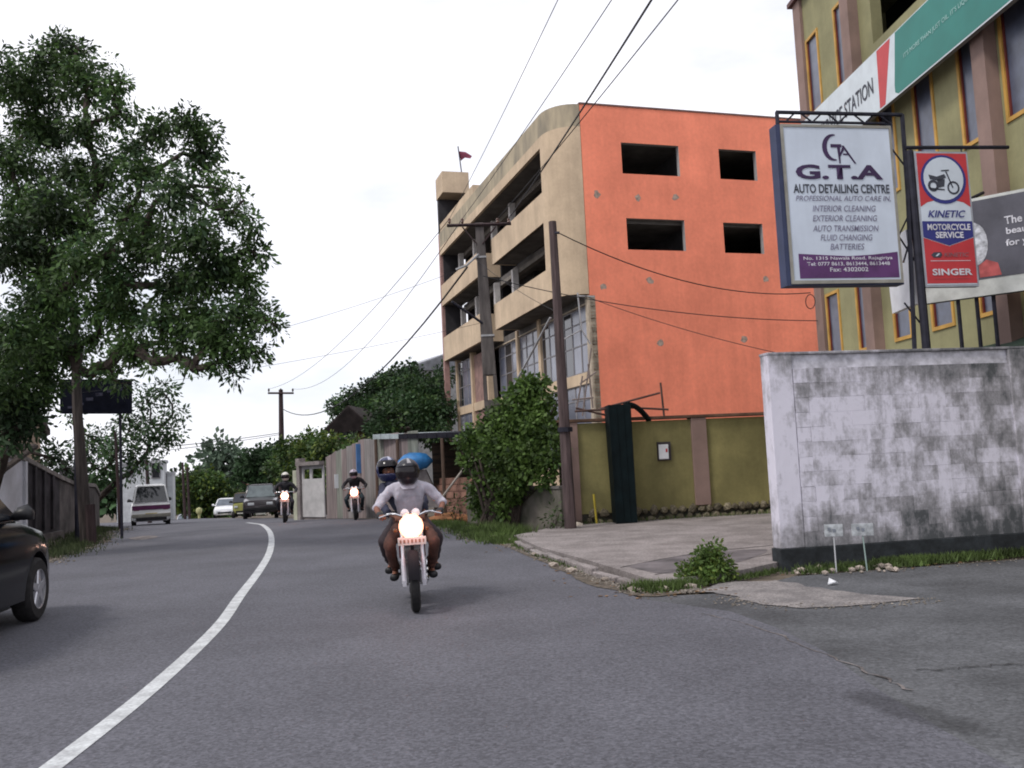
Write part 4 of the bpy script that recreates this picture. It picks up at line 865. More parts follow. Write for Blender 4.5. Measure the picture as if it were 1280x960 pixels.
wl_ = pxc([(px, 604+((px*37) % 11)-(10 if px > 330 else 0), 14, 128) for px in range(90, 580, 22)])+pxc([(px, 622, 14, 128) for px in range(100, 580, 24)])
leaf_mesh('distant_woods', wl_, [foliage2, foliage], 4.5, .9, None, tuft=26, shape=.8, kind='stuff')
def scatter(name, pts, n, size, spread, m, flat=.5):
    me0 = rock(1, 77, m); vs0 = np.array([v.co[:] for v in me0.vertices]); fs0 = [tuple(p.vertices) for p in me0.polygons]; nv = len(vs0)
    P = np.array([pts[i] for i in rs.randint(0, len(pts), n)])+rs.normal(size=(n, 2))*spread; V = []; Fc = []
    for i, (x, y) in enumerate(P):
        s_ = size*(.4+1.2*rs.rand()); a = rs.rand()*6.28; c_, n_ = cos(a), sin(a); q = vs0*s_*np.array([1, .7, flat]); V += [(x+u*c_-v*n_, y+u*n_+v*c_, zf(y)+w+s_*.15) for u, v, w in q]; Fc += [tuple(j+i*nv for j in f) for f in fs0]
    me = bpy.data.meshes.new(name); me.from_pydata(V, [], Fc); me.materials.append(m); o = link(name, me); o['kind'] = 'stuff'; return o
grit = mat('grit', (.17, .15, .13), .95, .2, 9, island=.5)
edge_ = along([(-.25, 17.7), (.12, 15.9), (.74, 12.9), (1.25, 10.6), (1.7, 10.45), (2.0, 10.5)], 30)
strip('kerb_dirt', [(-.2, 17.6), (.05, 15.9), (.66, 12.9), (1.2, 10.5), (1.75, 10.4)], .22, .006, mat('kerb_soil', (.11, .09, .07), .95, .3, 8, .5, grain=.3), .03)
scatter('gravel', edge_, 900, .035, .07, grit)
scatter('gravel', along([(-9.2, 17.5), (-10.4, 22.5), (-12.5, 28.5), (-15, 35)], 30)+along([(-.6, 18.4), (-1.6, 22), (-2.3, 25.2)], 20), 900, .05, .22, grit)
scatter('gravel', along([(2.1, 9.9), (2.3, 9.2), (3.3, 8.9), (4.0, 9.1)], 20)+along([(3.4, 11.35), (5, 11.5), (8, 12.1)], 20), 500, .022, .1, grit)
scatter('leaf_litter', edge_+along([(3.2, 11.4), (6, 11.8)], 20)+along([(1.5, 12), (5, 15), (6, 20)], 30)+along([(1.4, 20.6), (7, 21.5)], 30), 260, .05, .25, mat('dead_leaf', (.16, .09, .04), .9, .3, 4, island=.5), .12)
# rubble and litter
rb_ = thing('rubble_pile', 'small pile of pale and reddish rubble at the foot of the white wall end', 'rubble', (3.55, 11.35, 0))
pm = [rock(1, 20+k, mat('pale_rubble', (.33, .28, .24), .9, .2, 8, objrand=.35)) for k in range(4)]
I = WM[rb_.name].inverted()
for k in range(26):
    s_ = R.uniform(.04, .13); c = Vector((3.3+R.random()*1.3, 11.2+R.random()*.5, s_*.3)); piece('stone', R.choice(pm), rb_, I@Matrix.Translation(c)@Matrix.Diagonal((s_, s_, s_*.7, 1)))
lt = thing('litter_scrap', 'small white scrap of litter lying on the tarmac by the rubble', 'litter', (*gp(1035, 732), 0))
b = MB(); c = Vector((*gp(1035, 732), .01)); b.prism([c, c+Vector((.1, .02, .02)), c+Vector((.14, .09, .0)), c+Vector((.05, .1, .05))], (0, 0, .012)); b.build('paper', white_paint, lt)
st_ = thing('white_stone', 'pale broken stone lying beside the bush at the olive wall corner', 'stone', at(720, 657, 20.6))
piece('boulder', rock(1, 40, mat('pale_stone', (.5, .44, .38), .8, .1)), st_, Matrix.Diagonal((.42, .25, .22, 1)))
for k in range(14):
    x, y = [(-.2, 18.2), (.0, 17.2), (-1.3, 22.8), (1.4, 10.55), (1.2, 10.6), (1.6, 10.5), (.15, 15.2), (-2.2, 26), (1.85, 10.6), (1.0, 11.6), (.5, 13.5), (-.6, 19.2), (.7, 12.7), (-1.8, 24.9)][k]
    o = tag(link('loose_stone', R.choice(pm)), ['pale loose stone at the start of the driveway kerb by the grass', 'loose stone against the kerb just nearer than the grass', 'loose stone on the grass verge below the creeper', 'loose stone at the near corner of the driveway, left one', 'leftmost loose stone in front of the driveway corner', 'loose stone at the driveway corner nearest the weed bush', 'loose stone halfway along the upper driveway kerb', 'loose stone on the far grass verge by the shed', 'loose stone between weed bush and pale concrete patch', 'loose stone beside the kerb in front of the driveway bend', 'loose stone beside the middle of the driveway kerb', 'loose stone at the road edge below the low grey wall', 'loose stone beside the kerb past its middle', 'loose stone on the verge behind the leaning pale pole'][k], 'stone', 'loose stones along the verge'); o.location = (x+R.uniform(-.08, .08), y, .03); s_ = R.uniform(.08, .17); o.scale = (s_*1.3, s_, s_*.6)

# ------------------------------------------------------------------ low wall, fence, gate, shed and houses on the right
lw = thing('low_wall', 'low grey concrete wall half buried in creeper beside the road', 'wall', (-.2, 21.8, 0))
a, c = Vector((-1.35, 24.6, 0)), Vector((.95, 20.35, 0)); fr = Fr(a, math.degrees(atan2(c.x-a.x, c.y-a.y)))
b = MB(); b.fb(fr, 0, (c-a).length, 0, -.22, -.1, .92); b.build('wall_body', mat('mossy_concrete', (.15, .135, .12), .95, .35, 1.5, .4, col2=(.05, .055, .035)), lw)
b = MB(); b.fb(fr, 0, (c-a).length, .03, -.25, .921, .98); b.build('coping', conc_dark, lw)
fe = thing('corrugated_fence', 'tall fence of weathered grey corrugated sheets beside the road', 'fence', (-5, 31.5, 0))
cgm = [mat('zinc_sheet_%s' % k, c, .6, .18, 1.5, streak=(5, 5, .4), metal=.15) for k, c in (('grey', (.30, .285, .28)), ('green', (.27, .285, .25)), ('pink', (.30, .25, .245)))]
def corr(mb, p, d, w, h0, h1, n=8, amp=.022, lean=0):
    nv = Vector((d.y, -d.x, 0)); vs = []
    k = n*2+1
    for i in range(k):
        t = i/(k-1); o_ = nv*(amp if i % 2 else -amp); q = p+d*(w*t)+o_
        vs += [q, q+Vector((0, 0, h0+(h1-h0)*t))+nv*lean]
    o = len(vs); vs += [v+nv*.012 for v in vs]
    fs = []
    for i in range(k-1): fs += [(2*i, 2*i+1, 2*i+3, 2*i+2), (o+2*i, o+2*i+2, o+2*i+3, o+2*i+1)]
    mb.add(vs, fs)
PF = [(Vector((-7.1, 34.6, zf(34.6))), 2.3), (Vector((-5.35, 31.6, zf(31.6))), 2.62), (Vector((-3.6, 28.6, 0)), 2.62), (Vector((-2.9, 27.7, 0)), 2.6)]
for (a, h0), (c, h1) in zip(PF, PF[1:]):
    L = (c-a).length; n = round(L/.62); d = (c-a)/L
    for i in range(n):
        b = MB(); corr(b, a+d*(L*i/n)+Vector((0, 0, .02)), d, L/n-.015, h0+(h1-h0)*i/n+R.uniform(-.05, .04), h0+(h1-h0)*(i+1)/n+R.uniform(-.05, .04), lean=R.uniform(-.02, .02)); b.build('sheet', R.choice(cgm), fe)
b = MB(); b.box((-5.3, 31.45, 1.95), (.25, .08, 1.0), rz=.4); b.build('blue_strip', mat('blue_plastic', (.06, .16, .36), .6), fe)
b = MB(); b.box((-6.5, 33.4, 1.2), (.14, .04, .5), rz=.5); b.build('notice', white_paint, fe)
gt2 = thing('sheet_gate', 'pale grey sheet metal gate with two small openings near its top', 'gate', (-7.7, 35.2, zf(35)))
gf = Fr((-8.25, 35.75, zf(35.5)), math.degrees(atan2(1.1, -1.1)))
b = MB(); wall_holes(b, gf(0, 0, .1), gf.s, Zv, gf.t, (0, 1.5), (0, 1.95), [(.1, .55, 1.45, 1.82), (.7, 1.4, 1.45, 1.82)], .05); b.build('gate_panel', [mat('gate_grey', (.46, .45, .45), .7, .1, 2)]*2, gt2)
b = MB(); b.fb(gf, -.22, -.02, -.1, .15, -.1, 2.1); b.build('post', concrete, gt2)
b = MB(); b.fb(gf, -.24, 0, -.12, .17, 2.1, 2.35); b.build('post_cap', concrete, gt2)
b = MB(); b.fb(gf, -.5, -.24, -.1, .15, -.1, 1.9); b.build('post', mat('pale_lime', (.42, .43, .33), .8), gt2)
b = MB(); b.prism([gf(0, .0, -.02), gf(1.6, 0, -.02), gf(1.6, -1.0, -.06), gf(0, -1.2, -.06)], (0, 0, .16)); b.build('ramp', concrete, gt2)
b = MB(); b.fb(gf, -.05, 1.6, .06, .3, 2.06, 2.2); b.build('lintel', concrete, gt2)
# open shed
sh = thing('open_shed', 'rough open shed with dark sheet roof, brick infill and thin posts', 'shed', (-3, 29, 0))
r0_, r1_ = at(466, 549, 29.6), at(586, 547, 25.6)
b = MB(); n_=10
for i in range(n_):
    b = MB(); a = r0_.lerp(r1_, i/n_); c = r0_.lerp(r1_, (i+1)/n_-.004); back = Vector((1.6, 3.2, .12))
    b.prism([a, c, c+back, a+back], (0, 0, .15)); b.build('roof_sheet', mat('dark_zinc', (.02, .02, .028), .9, .2, 2, spec=.1) if i > 2 else mat('pale_zinc', (.34, .4, .42), .5), sh)
for px, Y in ((497, 28.4), (553, 26.6), (470, 29.4)):
    p = at(px, 560, Y); b = MB(); b.tube([(p.x, Y, -.05), (p.x, Y, r0_.lerp(r1_, (29.6-Y)/4).z)], .05, 6); b.build('post', mat('post_wood', (.09, .06, .045), .9), sh)
bk0, bk1 = Vector((-2.9, 31.2, 0)), Vector((-.4, 28.0, 0)); fr = Fr(bk0, math.degrees(atan2(bk1.x-bk0.x, bk1.y-bk0.y)))
b = MB(); b.fb(fr, 0, (bk1-bk0).length, -.1, -.2, 0, 2.35); b.build('rear_screen', mat('brown_boards', (.075, .045, .03), .9, .3, 2, streak=(.4, .4, 5)), sh)
bkm = mat('red_brick', (.23, .125, .095), .9, .2, 4, .3, objrand=.22)
q = bmesh.new(); bmesh.ops.create_cube(q, size=1)
for v in q.verts: v.co = Vector((v.co.x*.34, v.co.y*.18, v.co.z*.185))
bkme = bpy.data.meshes.new('brick'); q.to_mesh(bkme); q.free(); bkme.materials.append(bkm)
c0_, c1_ = Vector((-2.35, 27.9, 0)), Vector((-.75, 25.9, 0)); L = (c1_-c0_).length; d = (c1_-c0_)/L; I = WM[sh.name].inverted(); ang = atan2(d.y, d.x)
for r_ in range(6):
    for i in range(int(L/.355)+1):
        c = c0_+d*(.17+.355*i+(.17 if r_ % 2 else 0))+Vector((0, 0, .1+.2*r_)); piece('brick', bkme, sh, I@Matrix.Translation(c)@Matrix.Rotation(ang, 4, 'Z'))
b = MB(); b.hexa([c0_+Vector((.02, .03, 0)), c1_+Vector((.02, .03, 0)), c1_+Vector((.1, .1, 0)), c0_+Vector((.1, .1, 0))]+[v+Vector((0, 0, 1.15)) for v in (c0_+Vector((.02, .03, 0)), c1_+Vector((.02, .03, 0)), c1_+Vector((.1, .1, 0)), c0_+Vector((.1, .1, 0)))]); b.build('mortar_core', mat('brick_mortar', (.18, .12, .1), .9), sh)
tp = thing('blue_tarpaulin', 'bright blue plastic sheet bulging under the shed roof', 'tarpaulin', at(519, 590, 27.6))
cc = at(519, 577, 27.6); rings = []
for i in range(7):
    a = -1+2*i/6; rr = math.sqrt(max(.02, 1-a*a)); rings.append([cc+Vector((a*.52, .28*rr*cos(k*pi/5), .27*rr*sin(k*pi/5)*(1+.15*sin(k*3+i)))) for k in range(10)])
b = MB(); b.loft(rings); b.build('sheet', mat('blue_tarp', (.03, .17, .42), .5, .15, 5, .4, bscale=6), tp, smooth='all')
b = MB(); b.loft([[cc+Vector((-.3, 0, -.25)), cc+Vector((.3, 0, -.25)), cc+Vector((.3, .3, -.25)), cc+Vector((-.3, .3, -.25))], [cc+Vector((-.45, -.1, -1.3)), cc+Vector((.75, -.1, -1.4)), cc+Vector((.75, .4, -1.4)), cc+Vector((-.45, .4, -1.3))]]); b.build('grey_flap', mat('grey_sheet', (.2, .18, .18), .8, .2, 3), tp)
pg = thing('leaning_pole', 'pale thin pole leaning from the road edge up toward the creeper', 'pole', (-1.9, 25.4, 0))
b = MB(); b.tube([at(548, 628, 25.6), at(590, 572, 24.6)], .035, 6); b.build('pole', mat('pale_wood', (.42, .38, .34), .8), pg)
so = thing('soil_heap', 'low heap of orange soil and rubble below the brick infill', 'soil heap', (-1.9, 25.9, 0))
hm = mat('orange_soil', (.33, .15, .07), .95, .25, 4, .6)
me = rock(1, 51, hm); q = bmesh.new(); q.from_mesh(me); bmesh.ops.subdivide_edges(q, edges=q.edges, cuts=2, use_grid_fill=True)
for v in q.verts: v.co += Vector((R.uniform(-.03, .03), R.uniform(-.03, .03), R.uniform(-.03, .03)))
q.to_mesh(me); q.free(); piece('heap', me, so, Matrix.Diagonal((2.0, .8, .5, 1)))
def house(name, label, px, py, Y, w, d, hw, hr, rz, wallm, roofm, over=.3, wins_=(), cat='house'):
    p = at(px, py, Y); g0 = zf(min(Y, 110)); t = thing(name, label, cat, (p.x, p.y, g0), rz); H_ = p.z-g0       # py: eave height
    q = MB(); q.box((0, 0, H_/2-.5), (w, d, H_+1)); q.build('wall', wallm, t, local=True)
    q = MB(); a = [(-w/2-over, -d/2-over, H_), (w/2+over, -d/2-over, H_), (w/2+over, d/2+over, H_), (-w/2-over, d/2+over, H_)]
    if hr > 0: q.add(a+[(0, -d/2-over, H_+hr), (0, d/2+over, H_+hr)]+[(x, y, z+.1) for x, y, z in a]+[(0, -d/2-over, H_+hr+.1), (0, d/2+over, H_+hr+.1)], [(0, 1, 4), (3, 5, 2), (6, 10, 7), (9, 8, 11), (6, 9, 11, 10), (7, 10, 11, 8), (0, 3, 9, 6), (1, 7, 8, 2), (0, 6, 7, 1), (3, 2, 8, 9)])
    else: q.box((0, 0, H_+.1), (w+over, d+over, .2))
    q.build('roof', roofm, t, local=True)
    for (x0, x1, z0, z1) in wins_:
        q = MB(); q.box(((x0+x1)/2, -d/2-.02, (z0+z1)/2), (x1-x0, .06, z1-z0)); f = q.build('window', mat('window_frame_grey', (.2, .19, .2)), t, local=True)
        q = MB(); q.box(((x0+x1)/2, -d/2-.06, (z0+z1)/2), (x1-x0-.15, .03, z1-z0-.15)); q.build('pane', glass_dark, f, local=True)
    return t
roofb = mat('brown_roof', (.035, .027, .027), .9, .2, 2)
# brown gabled house in the trees: gable faces the road
house('brown_house', 'brown house with a steep dark gable roof half hidden in trees', 448, 541, 50, 2.2, 3, 0, 1.3, -.1, mat('brown_wall', (.12, .08, .05), .9, .2), roofb, .35, ((-.6, .3, 4.0, 4.8),))
house('distant_house', 'far pale grey roof rising behind the dark tree left of the unfinished building', 548, 470, 75, 9, 8, 0, 1.6, .5, mat('grey_wall', (.3, .3, .3)), mat('grey_roof', (.34, .35, .38), .6), .2)
house('white_building', 'white two storey block far down the left side of the road', 178, 580, 66, 3.1, 3, 0, 0, .3, mat('white_wall', (.52, .54, .56), .8, .08), mat('white_roof_slab', (.45, .46, .48), .8), .2, ((.7, 1.3, 3.0, 4.4), (-.9, -.5, 3.2, 4.4)))
house('white_annex', 'lower white annex with a window right of the white block down the road', 203, 594, 68, 1.6, 3, 0, 0, .3, mat('white_wall', (.52, .54, .56), .8, .08), mat('white_roof_slab', (.45, .46, .48), .8), .1, ((-.3, .4, 2.2, 3.4),))
# ------------------------------------------------------------------ left side: wall, hoarding, posts, house
lwm = thing('left_wall', 'white rendered roadside wall with dark recessed panels at the left', 'wall', (-13, 24, 0))
LP = [(-11.9, 19), (-12.55, 22.3), (-12.85, 24.1), (-13.45, 27.2), (-14.0, 29.2), (-15.3, 33.5), (-17.6, 39)]
TOPS = [2.3, 2.3, 2.2, 1.7, 1.5, 1.4, 1.0]
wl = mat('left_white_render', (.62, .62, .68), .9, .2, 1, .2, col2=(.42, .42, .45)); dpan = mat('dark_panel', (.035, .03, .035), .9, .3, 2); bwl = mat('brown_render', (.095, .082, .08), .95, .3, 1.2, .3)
for i, ((x0, y0), (x1, y1)) in enumerate(zip(LP, LP[1:])):
    a = Vector((x0, y0, 0)); c = Vector((x1, y1, 0)); fr = Fr(a, math.degrees(atan2(c.x-a.x, c.y-a.y))); L = (c-a).length; z0, z1 = TOPS[i], TOPS[i+1]; g0, g1 = zf(y0), zf(y1)
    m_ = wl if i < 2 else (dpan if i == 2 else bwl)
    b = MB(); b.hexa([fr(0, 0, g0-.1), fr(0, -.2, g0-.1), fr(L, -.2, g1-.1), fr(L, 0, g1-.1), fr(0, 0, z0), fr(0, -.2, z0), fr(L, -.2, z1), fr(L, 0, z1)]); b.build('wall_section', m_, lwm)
    b = MB(); b.hexa([fr(0, .05, z0), fr(0, -.25, z0), fr(L, -.25, z1), fr(L, .05, z1), fr(0, .05, z0+.12), fr(0, -.25, z0+.12), fr(L, -.25, z1+.12), fr(L, .05, z1+.12)]); b.build('coping', mat('grey_coping', (.2, .18, .17), .9, .2) , lwm)
    if i == 2:
        for k in range(4):
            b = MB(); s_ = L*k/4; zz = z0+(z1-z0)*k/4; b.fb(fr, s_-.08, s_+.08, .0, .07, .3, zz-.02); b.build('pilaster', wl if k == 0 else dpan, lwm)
    if i < 3: b = MB(); b.fb(fr, 0, L, .002, .12, -.1, .2); b.build('footing', bwl, lwm)
hd = thing('dark_hoarding', 'dark blue-black hoarding with faded lettering mounted high beside the tree', 'billboard', (-11.4, 25.2, 0))
h0_, h1_ = at(75, 517, 25), at(163, 517, 25.2)
b = MB(); b.hexa([h0_, h1_, h1_+Vector((0, .12, 0)), h0_+Vector((0, .12, 0)), at(75, 474, 25), at(163, 474, 25.2), at(163, 474, 25.2)+Vector((0, .12, 0)), at(75, 474, 25)+Vector((0, .12, 0))]); b.build('board', mat('night_blue', (.006, .007, .014), .9, .2, spec=.08), hd)
b = MB()
for px, py, w, h in ((100, 505, 9, 3), (112, 499, 9, 4), (124, 493, 9, 4), (138, 488, 8, 5), (150, 486, 6, 5), (88, 509, 7, 3)):
    p = at(px, py, 24.97); b.box(p, (w*25/F, .01, h*25/F), rz=0)
b.build('faded_lettering', mat('faded_grey', (.04, .04, .06), .9, .3, 9, spec=.05), hd)
for px in (97, 150):
    p = at(px, 517, 25.3); b = MB(); b.tube([(p.x+.02, 25.3, 0), (p.x, 25.3, p.z+.3)], .11 if px == 97 else .04, 8); b.build('post', steel_dark, hd)
lpole = thing('roadside_pole', 'brown utility pole in front of the dark hoarding at the left verge', 'utility pole', (-11.05, 23.66, 0))
b = MB(); b.tube([(-11.0, 23.66, -.1), at(97, 520, 23.66), at(92, 380, 23.66)], [.17, .13, .1], 8); b.build('shaft', mat('grey_brown_pole', (.055, .045, .042), .9, .25, 3, streak=(4, 4, .4)), lpole, smooth=True)
b = MB(); b.tube([(-10.75, 23.4, -.1), (-10.8, 23.4, 1.0)], .12, 7); tag(b.build('bollard', wood), 'short dark stub post beside the foot of the roadside pole', 'post')
for px, Y, yt, lab in ((144, 33, 540, 'thin dark pole beyond the brown wall on the left'), (183, 52, 572, 'thin pole in front of the white building'), (228, 74, 578, 'far pole standing left of the bushy green trees'), (234, 80, 584, 'farthest thin pole against the bushy green trees')):
    p = at(px, yt, Y); b = MB(); b.tube([(p.x+.15, Y, zf(Y)), p], [.13 if Y > 50 else .07, .09 if Y > 50 else .05], 6); tag(b.build('thin_pole', wood), lab, 'pole', 'poles down the left side of the road')
lh = thing('left_house', 'house with dark sloping roof edge behind the left wall and tree', 'house', (-15.5, 27, 0))
p_, q_, r_ = at(63, 537, 27), at(34, 484, 27), at(-60, 537, 27)
dv = Vector((-3.9, 6, 0))
b = MB(); b.loft([[p_, q_, r_, r_-Vector((0, 0, .15)), q_-Vector((0, 0, .2)), p_-Vector((0, 0, .15))], [v+dv for v in (p_, q_, r_, r_-Vector((0, 0, .15)), q_-Vector((0, 0, .2)), p_-Vector((0, 0, .15)))]]); b.build('roof', roofb, lh)
b = MB(); w0 = p_+Vector((-.5, .4, -.15)); w1 = r_+Vector((.5, .4, -.15)); b.prism([Vector((w0.x, w0.y, 0)), w0, q_+Vector((0, .4, -.25)), w1, Vector((w1.x, w1.y, 0))], dv*.9); b.build('wall', mat('beige_wall_dim', (.25, .19, .15), .9, .2), lh)
rw = thing('roadside_wall', 'pale wall with sloping cap beyond the roadside pole on the left', 'wall', (-16.5, 34, 0))
b = MB(); a = Vector((-15.6, 33.3, 0)); c = Vector((-18.5, 41, 0)); fr = Fr(a, math.degrees(atan2(c.x-a.x, c.y-a.y))); b.fb(fr, 0, (c-a).length, -.6, -.8, -.5, 2.2); b.build('wall_body', mat('grey_render', (.2, .19, .2), .9, .2), rw)

# ------------------------------------------------------------------ vehicles (local frame: nose toward -Y, wheels on z = 0)
def disc_wheel(parent, x, y, r, w, side, rim='silver', spokes=5, name='wheel'):
    t = MB(); t.lathe((x, y, r), [(r*.62, -w/2), (r*.9, -w/2), (r*.98, -w*.38), (r, -w*.2), (r, w*.2), (r*.98, w*.38), (r*.9, w/2), (r*.62, w/2)], 28, 'X'); o = t.build('wheel', rubber, parent, local=True, smooth=True)
    t = MB(); s = side; t.lathe((x, y, r), [(r*.64, s*w*.5), (r*.6, s*w*.46), (r*.58, s*w*.2), (.03, s*w*.2)], 24, 'X')
    for k in range(spokes):
        a = 2*pi*k/spokes+.3; d = Vector((0, cos(a), sin(a))); n = Vector((0, -sin(a), cos(a))); c = Vector((x, y, r))
        t.hexa([c+Vector((s*w*.42, 0, 0))+d*.04-n*.05, c+Vector((s*w*.42, 0, 0))+d*r*.6-n*.03, c+Vector((s*w*.42, 0, 0))+d*r*.6+n*.03, c+Vector((s*w*.42, 0, 0))+d*.04+n*.05, c+Vector((s*w*.5, 0, 0))+d*.04-n*.045, c+Vector((s*w*.48, 0, 0))+d*r*.6-n*.022, c+Vector((s*w*.48, 0, 0))+d*r*.6+n*.022, c+Vector((s*w*.5, 0, 0))+d*.04+n*.045])
    t.lathe((x, y, r), [(.05, s*w*.3), (.05, s*w*.52), (0, s*w*.53)], 12, 'X')
    t.build('rim', MATS[rim + '_paint'] if rim + '_paint' in MATS else silver, o, local=True, smooth=True)
    return o
def car(name, label, cat, loc, rz, L, Wd, prof, cabin, body_m, wheel_r=.33, axles=(.85, None), zsill=.25, rim='silver', glass=glass_dark, lamp_f=None, lamp_r=None, group=None, roofm=None):
    """prof: (y from nose 0..L, deck height, half-width factor); cabin: (y0,y1,y2,y3,belt z,roof z)"""
    t = thing(name, label, cat, loc, rz, group); hy = L/2; W2 = Wd/2
    rings = []
    for (y, h, k, zb) in prof:
        w = W2*k; yy = y-hy
        rings.append([Vector(p) for p in ((0, yy, zb), (w*.8, yy, zb), (w*.97, yy, zb+.08), (w, yy, zb+(h-zb)*.45), (w*.985, yy, h-.16), (w*.93, yy, h-.05), (w*.8, yy, h), (0, yy, h+.03), (-w*.8, yy, h), (-w*.93, yy, h-.05), (-w*.985, yy, h-.16), (-w, yy, zb+(h-zb)*.45), (-w*.97, yy, zb+.08), (-w*.8, yy, zb))])
    b = MB(); b.loft(rings); body = b.build('body', [body_m, black], t, local=True, smooth='all')
    ax_y = [axles[0]-hy, hy-(axles[1] or .8)]
    for i, y in enumerate(ax_y):
        q = MB(); q.lathe((0, y, wheel_r), [(0, -Wd), (wheel_r+.065, -Wd), (wheel_r+.065, Wd), (0, Wd)], 28, 'X'); me = bpy.data.meshes.new('cut'); me.from_pydata([tuple(v) for v in q.v], [], q.f)
        bm = bmesh.new(); bm.from_mesh(me); bmesh.ops.remove_doubles(bm, verts=bm.verts, dist=1e-5); bmesh.ops.recalc_face_normals(bm, faces=bm.faces); bm.to_mesh(me); bm.free(); me.materials.append(black)
        co = bpy.data.objects.new('cut', me); COL.objects.link(co); co.parent = t
        md = body.modifiers.new('b', 'BOOLEAN'); md.object = co; md.operation = 'DIFFERENCE'; md.solver = 'EXACT'
        bpy.context.view_layer.update(); nm = bpy.data.meshes.new_from_object(body.evaluated_get(bpy.context.evaluated_depsgraph_get()))
        body.modifiers.clear(); body.data = nm; bpy.data.objects.remove(co)
    body.data.set_sharp_from_angle(angle=radians(35))
    y0, y1, y2, y3, zb, zr = cabin
    y0, y1, y2, y3 = [v-hy for v in (y0, y1, y2, y3)]; wb_, wr = W2*.93, W2*.74
    base = [(-wb_, y0, zb), (wb_, y0, zb), (wb_, y3, zb), (-wb_, y3, zb)]; top = [(-wr, y1, zr), (wr, y1, zr), (wr, y2, zr), (-wr, y2, zr)]
    b = MB(); b.loft([[Vector(p) for p in base], [Vector(p) for p in top], [Vector((p[0]*.8, p[1]*.97, zr+.04)) for p in top]]); b.build('cabin', roofm or body_m, t, local=True, bevel=.05, smooth=True)
    def pane(nm, A, B_, C_, D, n):
        A, B_, C_, D = map(Vector, (A, B_, C_, D)); c = (A+B_+C_+D)/4; n = Vector(n).normalized(); q = MB()
        P = [c+(v-c)*.9+n*.015 for v in (A, B_, C_, D)]; q.prism(P, n*.008); q.build(nm, glass, t, local=True)
    pane('windscreen', base[0], base[1], top[1], top[0], (0, -(zr-zb), y1-y0)); pane('rear_window', base[2], base[3], top[3], top[2], (0, zr-zb, y3-y2))
    ym, yt = (y0+y3)/2+.05, (y1+y2)/2+.05
    for s in (-1, 1):
        f = lambda y, z, base_=True: (s*(wb_ if base_ else wr), y, z)
        nn = (s*(zr-zb), 0, (wb_-wr)); pane('side_window', f(y0+.1, zb), f(ym-.03, zb), f(yt-.03, zr, False), f(y1, zr, False), nn); pane('side_window', f(ym+.03, zb), f(y3-.1, zb), f(y2, zr, False), f(yt+.03, zr, False), nn)
        for yy in ax_y: disc_wheel(t, s*(W2-.11), yy, wheel_r, .21, s, rim)
        q = MB(); q.loft([[Vector((s*(W2*.93+d), y0+.32+e, zb+.02+z)) for e, z in ((-.05*k, 0), (.05*k, 0), (.06*k, .09*k), (0, .15*k), (-.06*k, .1*k))] for d, k in ((.0, .3), (.07, .9), (.17, 1.1), (.23, .7))]); q.build('door_mirror', black if body_m is not white_paint else body_m, t, local=True, smooth='all')
        q = MB(); q.box((s*W2*1.0, ym+.0, zb-.12), (.02, .14, .025)); q.box((s*W2*1.0, y0+.65+.35, zb-.12), (.02, .14, .025)); q.build('door_handle', chrome if 0 else black, t, local=True)
        lf = prof[1]; q = MB(); q.box((s*W2*.52, -hy+.06, prof[1][1]-.17), (W2*.36, .14, .14)); q.build('headlight', lamp_f or mat('headlamp_glass', (.55, .58, .62), .15, spec=.8), t, local=True, bevel=.03)
        q = MB(); q.box((s*W2*.74, hy-.03, prof[-2][1]-.25), (W2*.3, .09, .2)); q.build('tail_light', mat('tail_red', (.3, .02, .02), .25, spec=.6), t, local=True, bevel=.03)
    q = MB(); q.box((0, -hy+.0, .42), (Wd*.55, .08, .12)); q.build('grille', black, t, local=True)
    for s_, nm in ((-1, 'front_plate'), (1, 'rear_plate')):
        q = MB(); q.box((0, s_*(hy+.0), .55 if s_ > 0 else .34), (.5, .07, .12)); q.build('number_plate', mat('plate_yellow' if s_ > 0 else 'plate_white', (.55, .45, .12) if s_ > 0 else (.55, .55, .5), .6), t, local=True)
    return t
def paint(nm, c, r=.22, me=0): return mat(nm, c, r, .03, 2, spec=.5, coat=.6, metal=me)
hdg = radians(10)
# near black car: its right front wheel stands at (-5.62, 10.5)
SUVP = [(0, .66, .55, .36), (.08, .78, .74, .26), (.3, .93, .9, .2), (.6, 1.03, .975, .2), (1.0, 1.10, .99, .2), (1.4, 1.17, 1.0, .2), (2.2, 1.2, 1.0, .2), (3.3, 1.2, 1.0, .2), (4.1, 1.16, .97, .22), (4.5, 1.0, .9, .3), (4.6, .8, .8, .4)]
dvec = Vector((-sin(hdg), cos(hdg), 0)); rvec = Vector((cos(hdg), sin(hdg), 0))
wpos = Vector((-5.44, 10.55, 0)); cen = wpos-rvec*(.90-.0)-dvec*(2.3-.92)
car('black_car', 'glossy black car cut off by the left edge of the frame with silver wheels', 'car', cen, pi+hdg, 4.6, 1.8, SUVP, (1.35, 2.1, 3.9, 4.4, 1.14, 1.68), mat('gloss_black', (.004, .005, .007), .12, .03, 2, spec=.10), .355, (.92, .85), rim='silver')
def place(px, Y): p = at(px, 650, Y); return (p.x, Y, zf(Y))
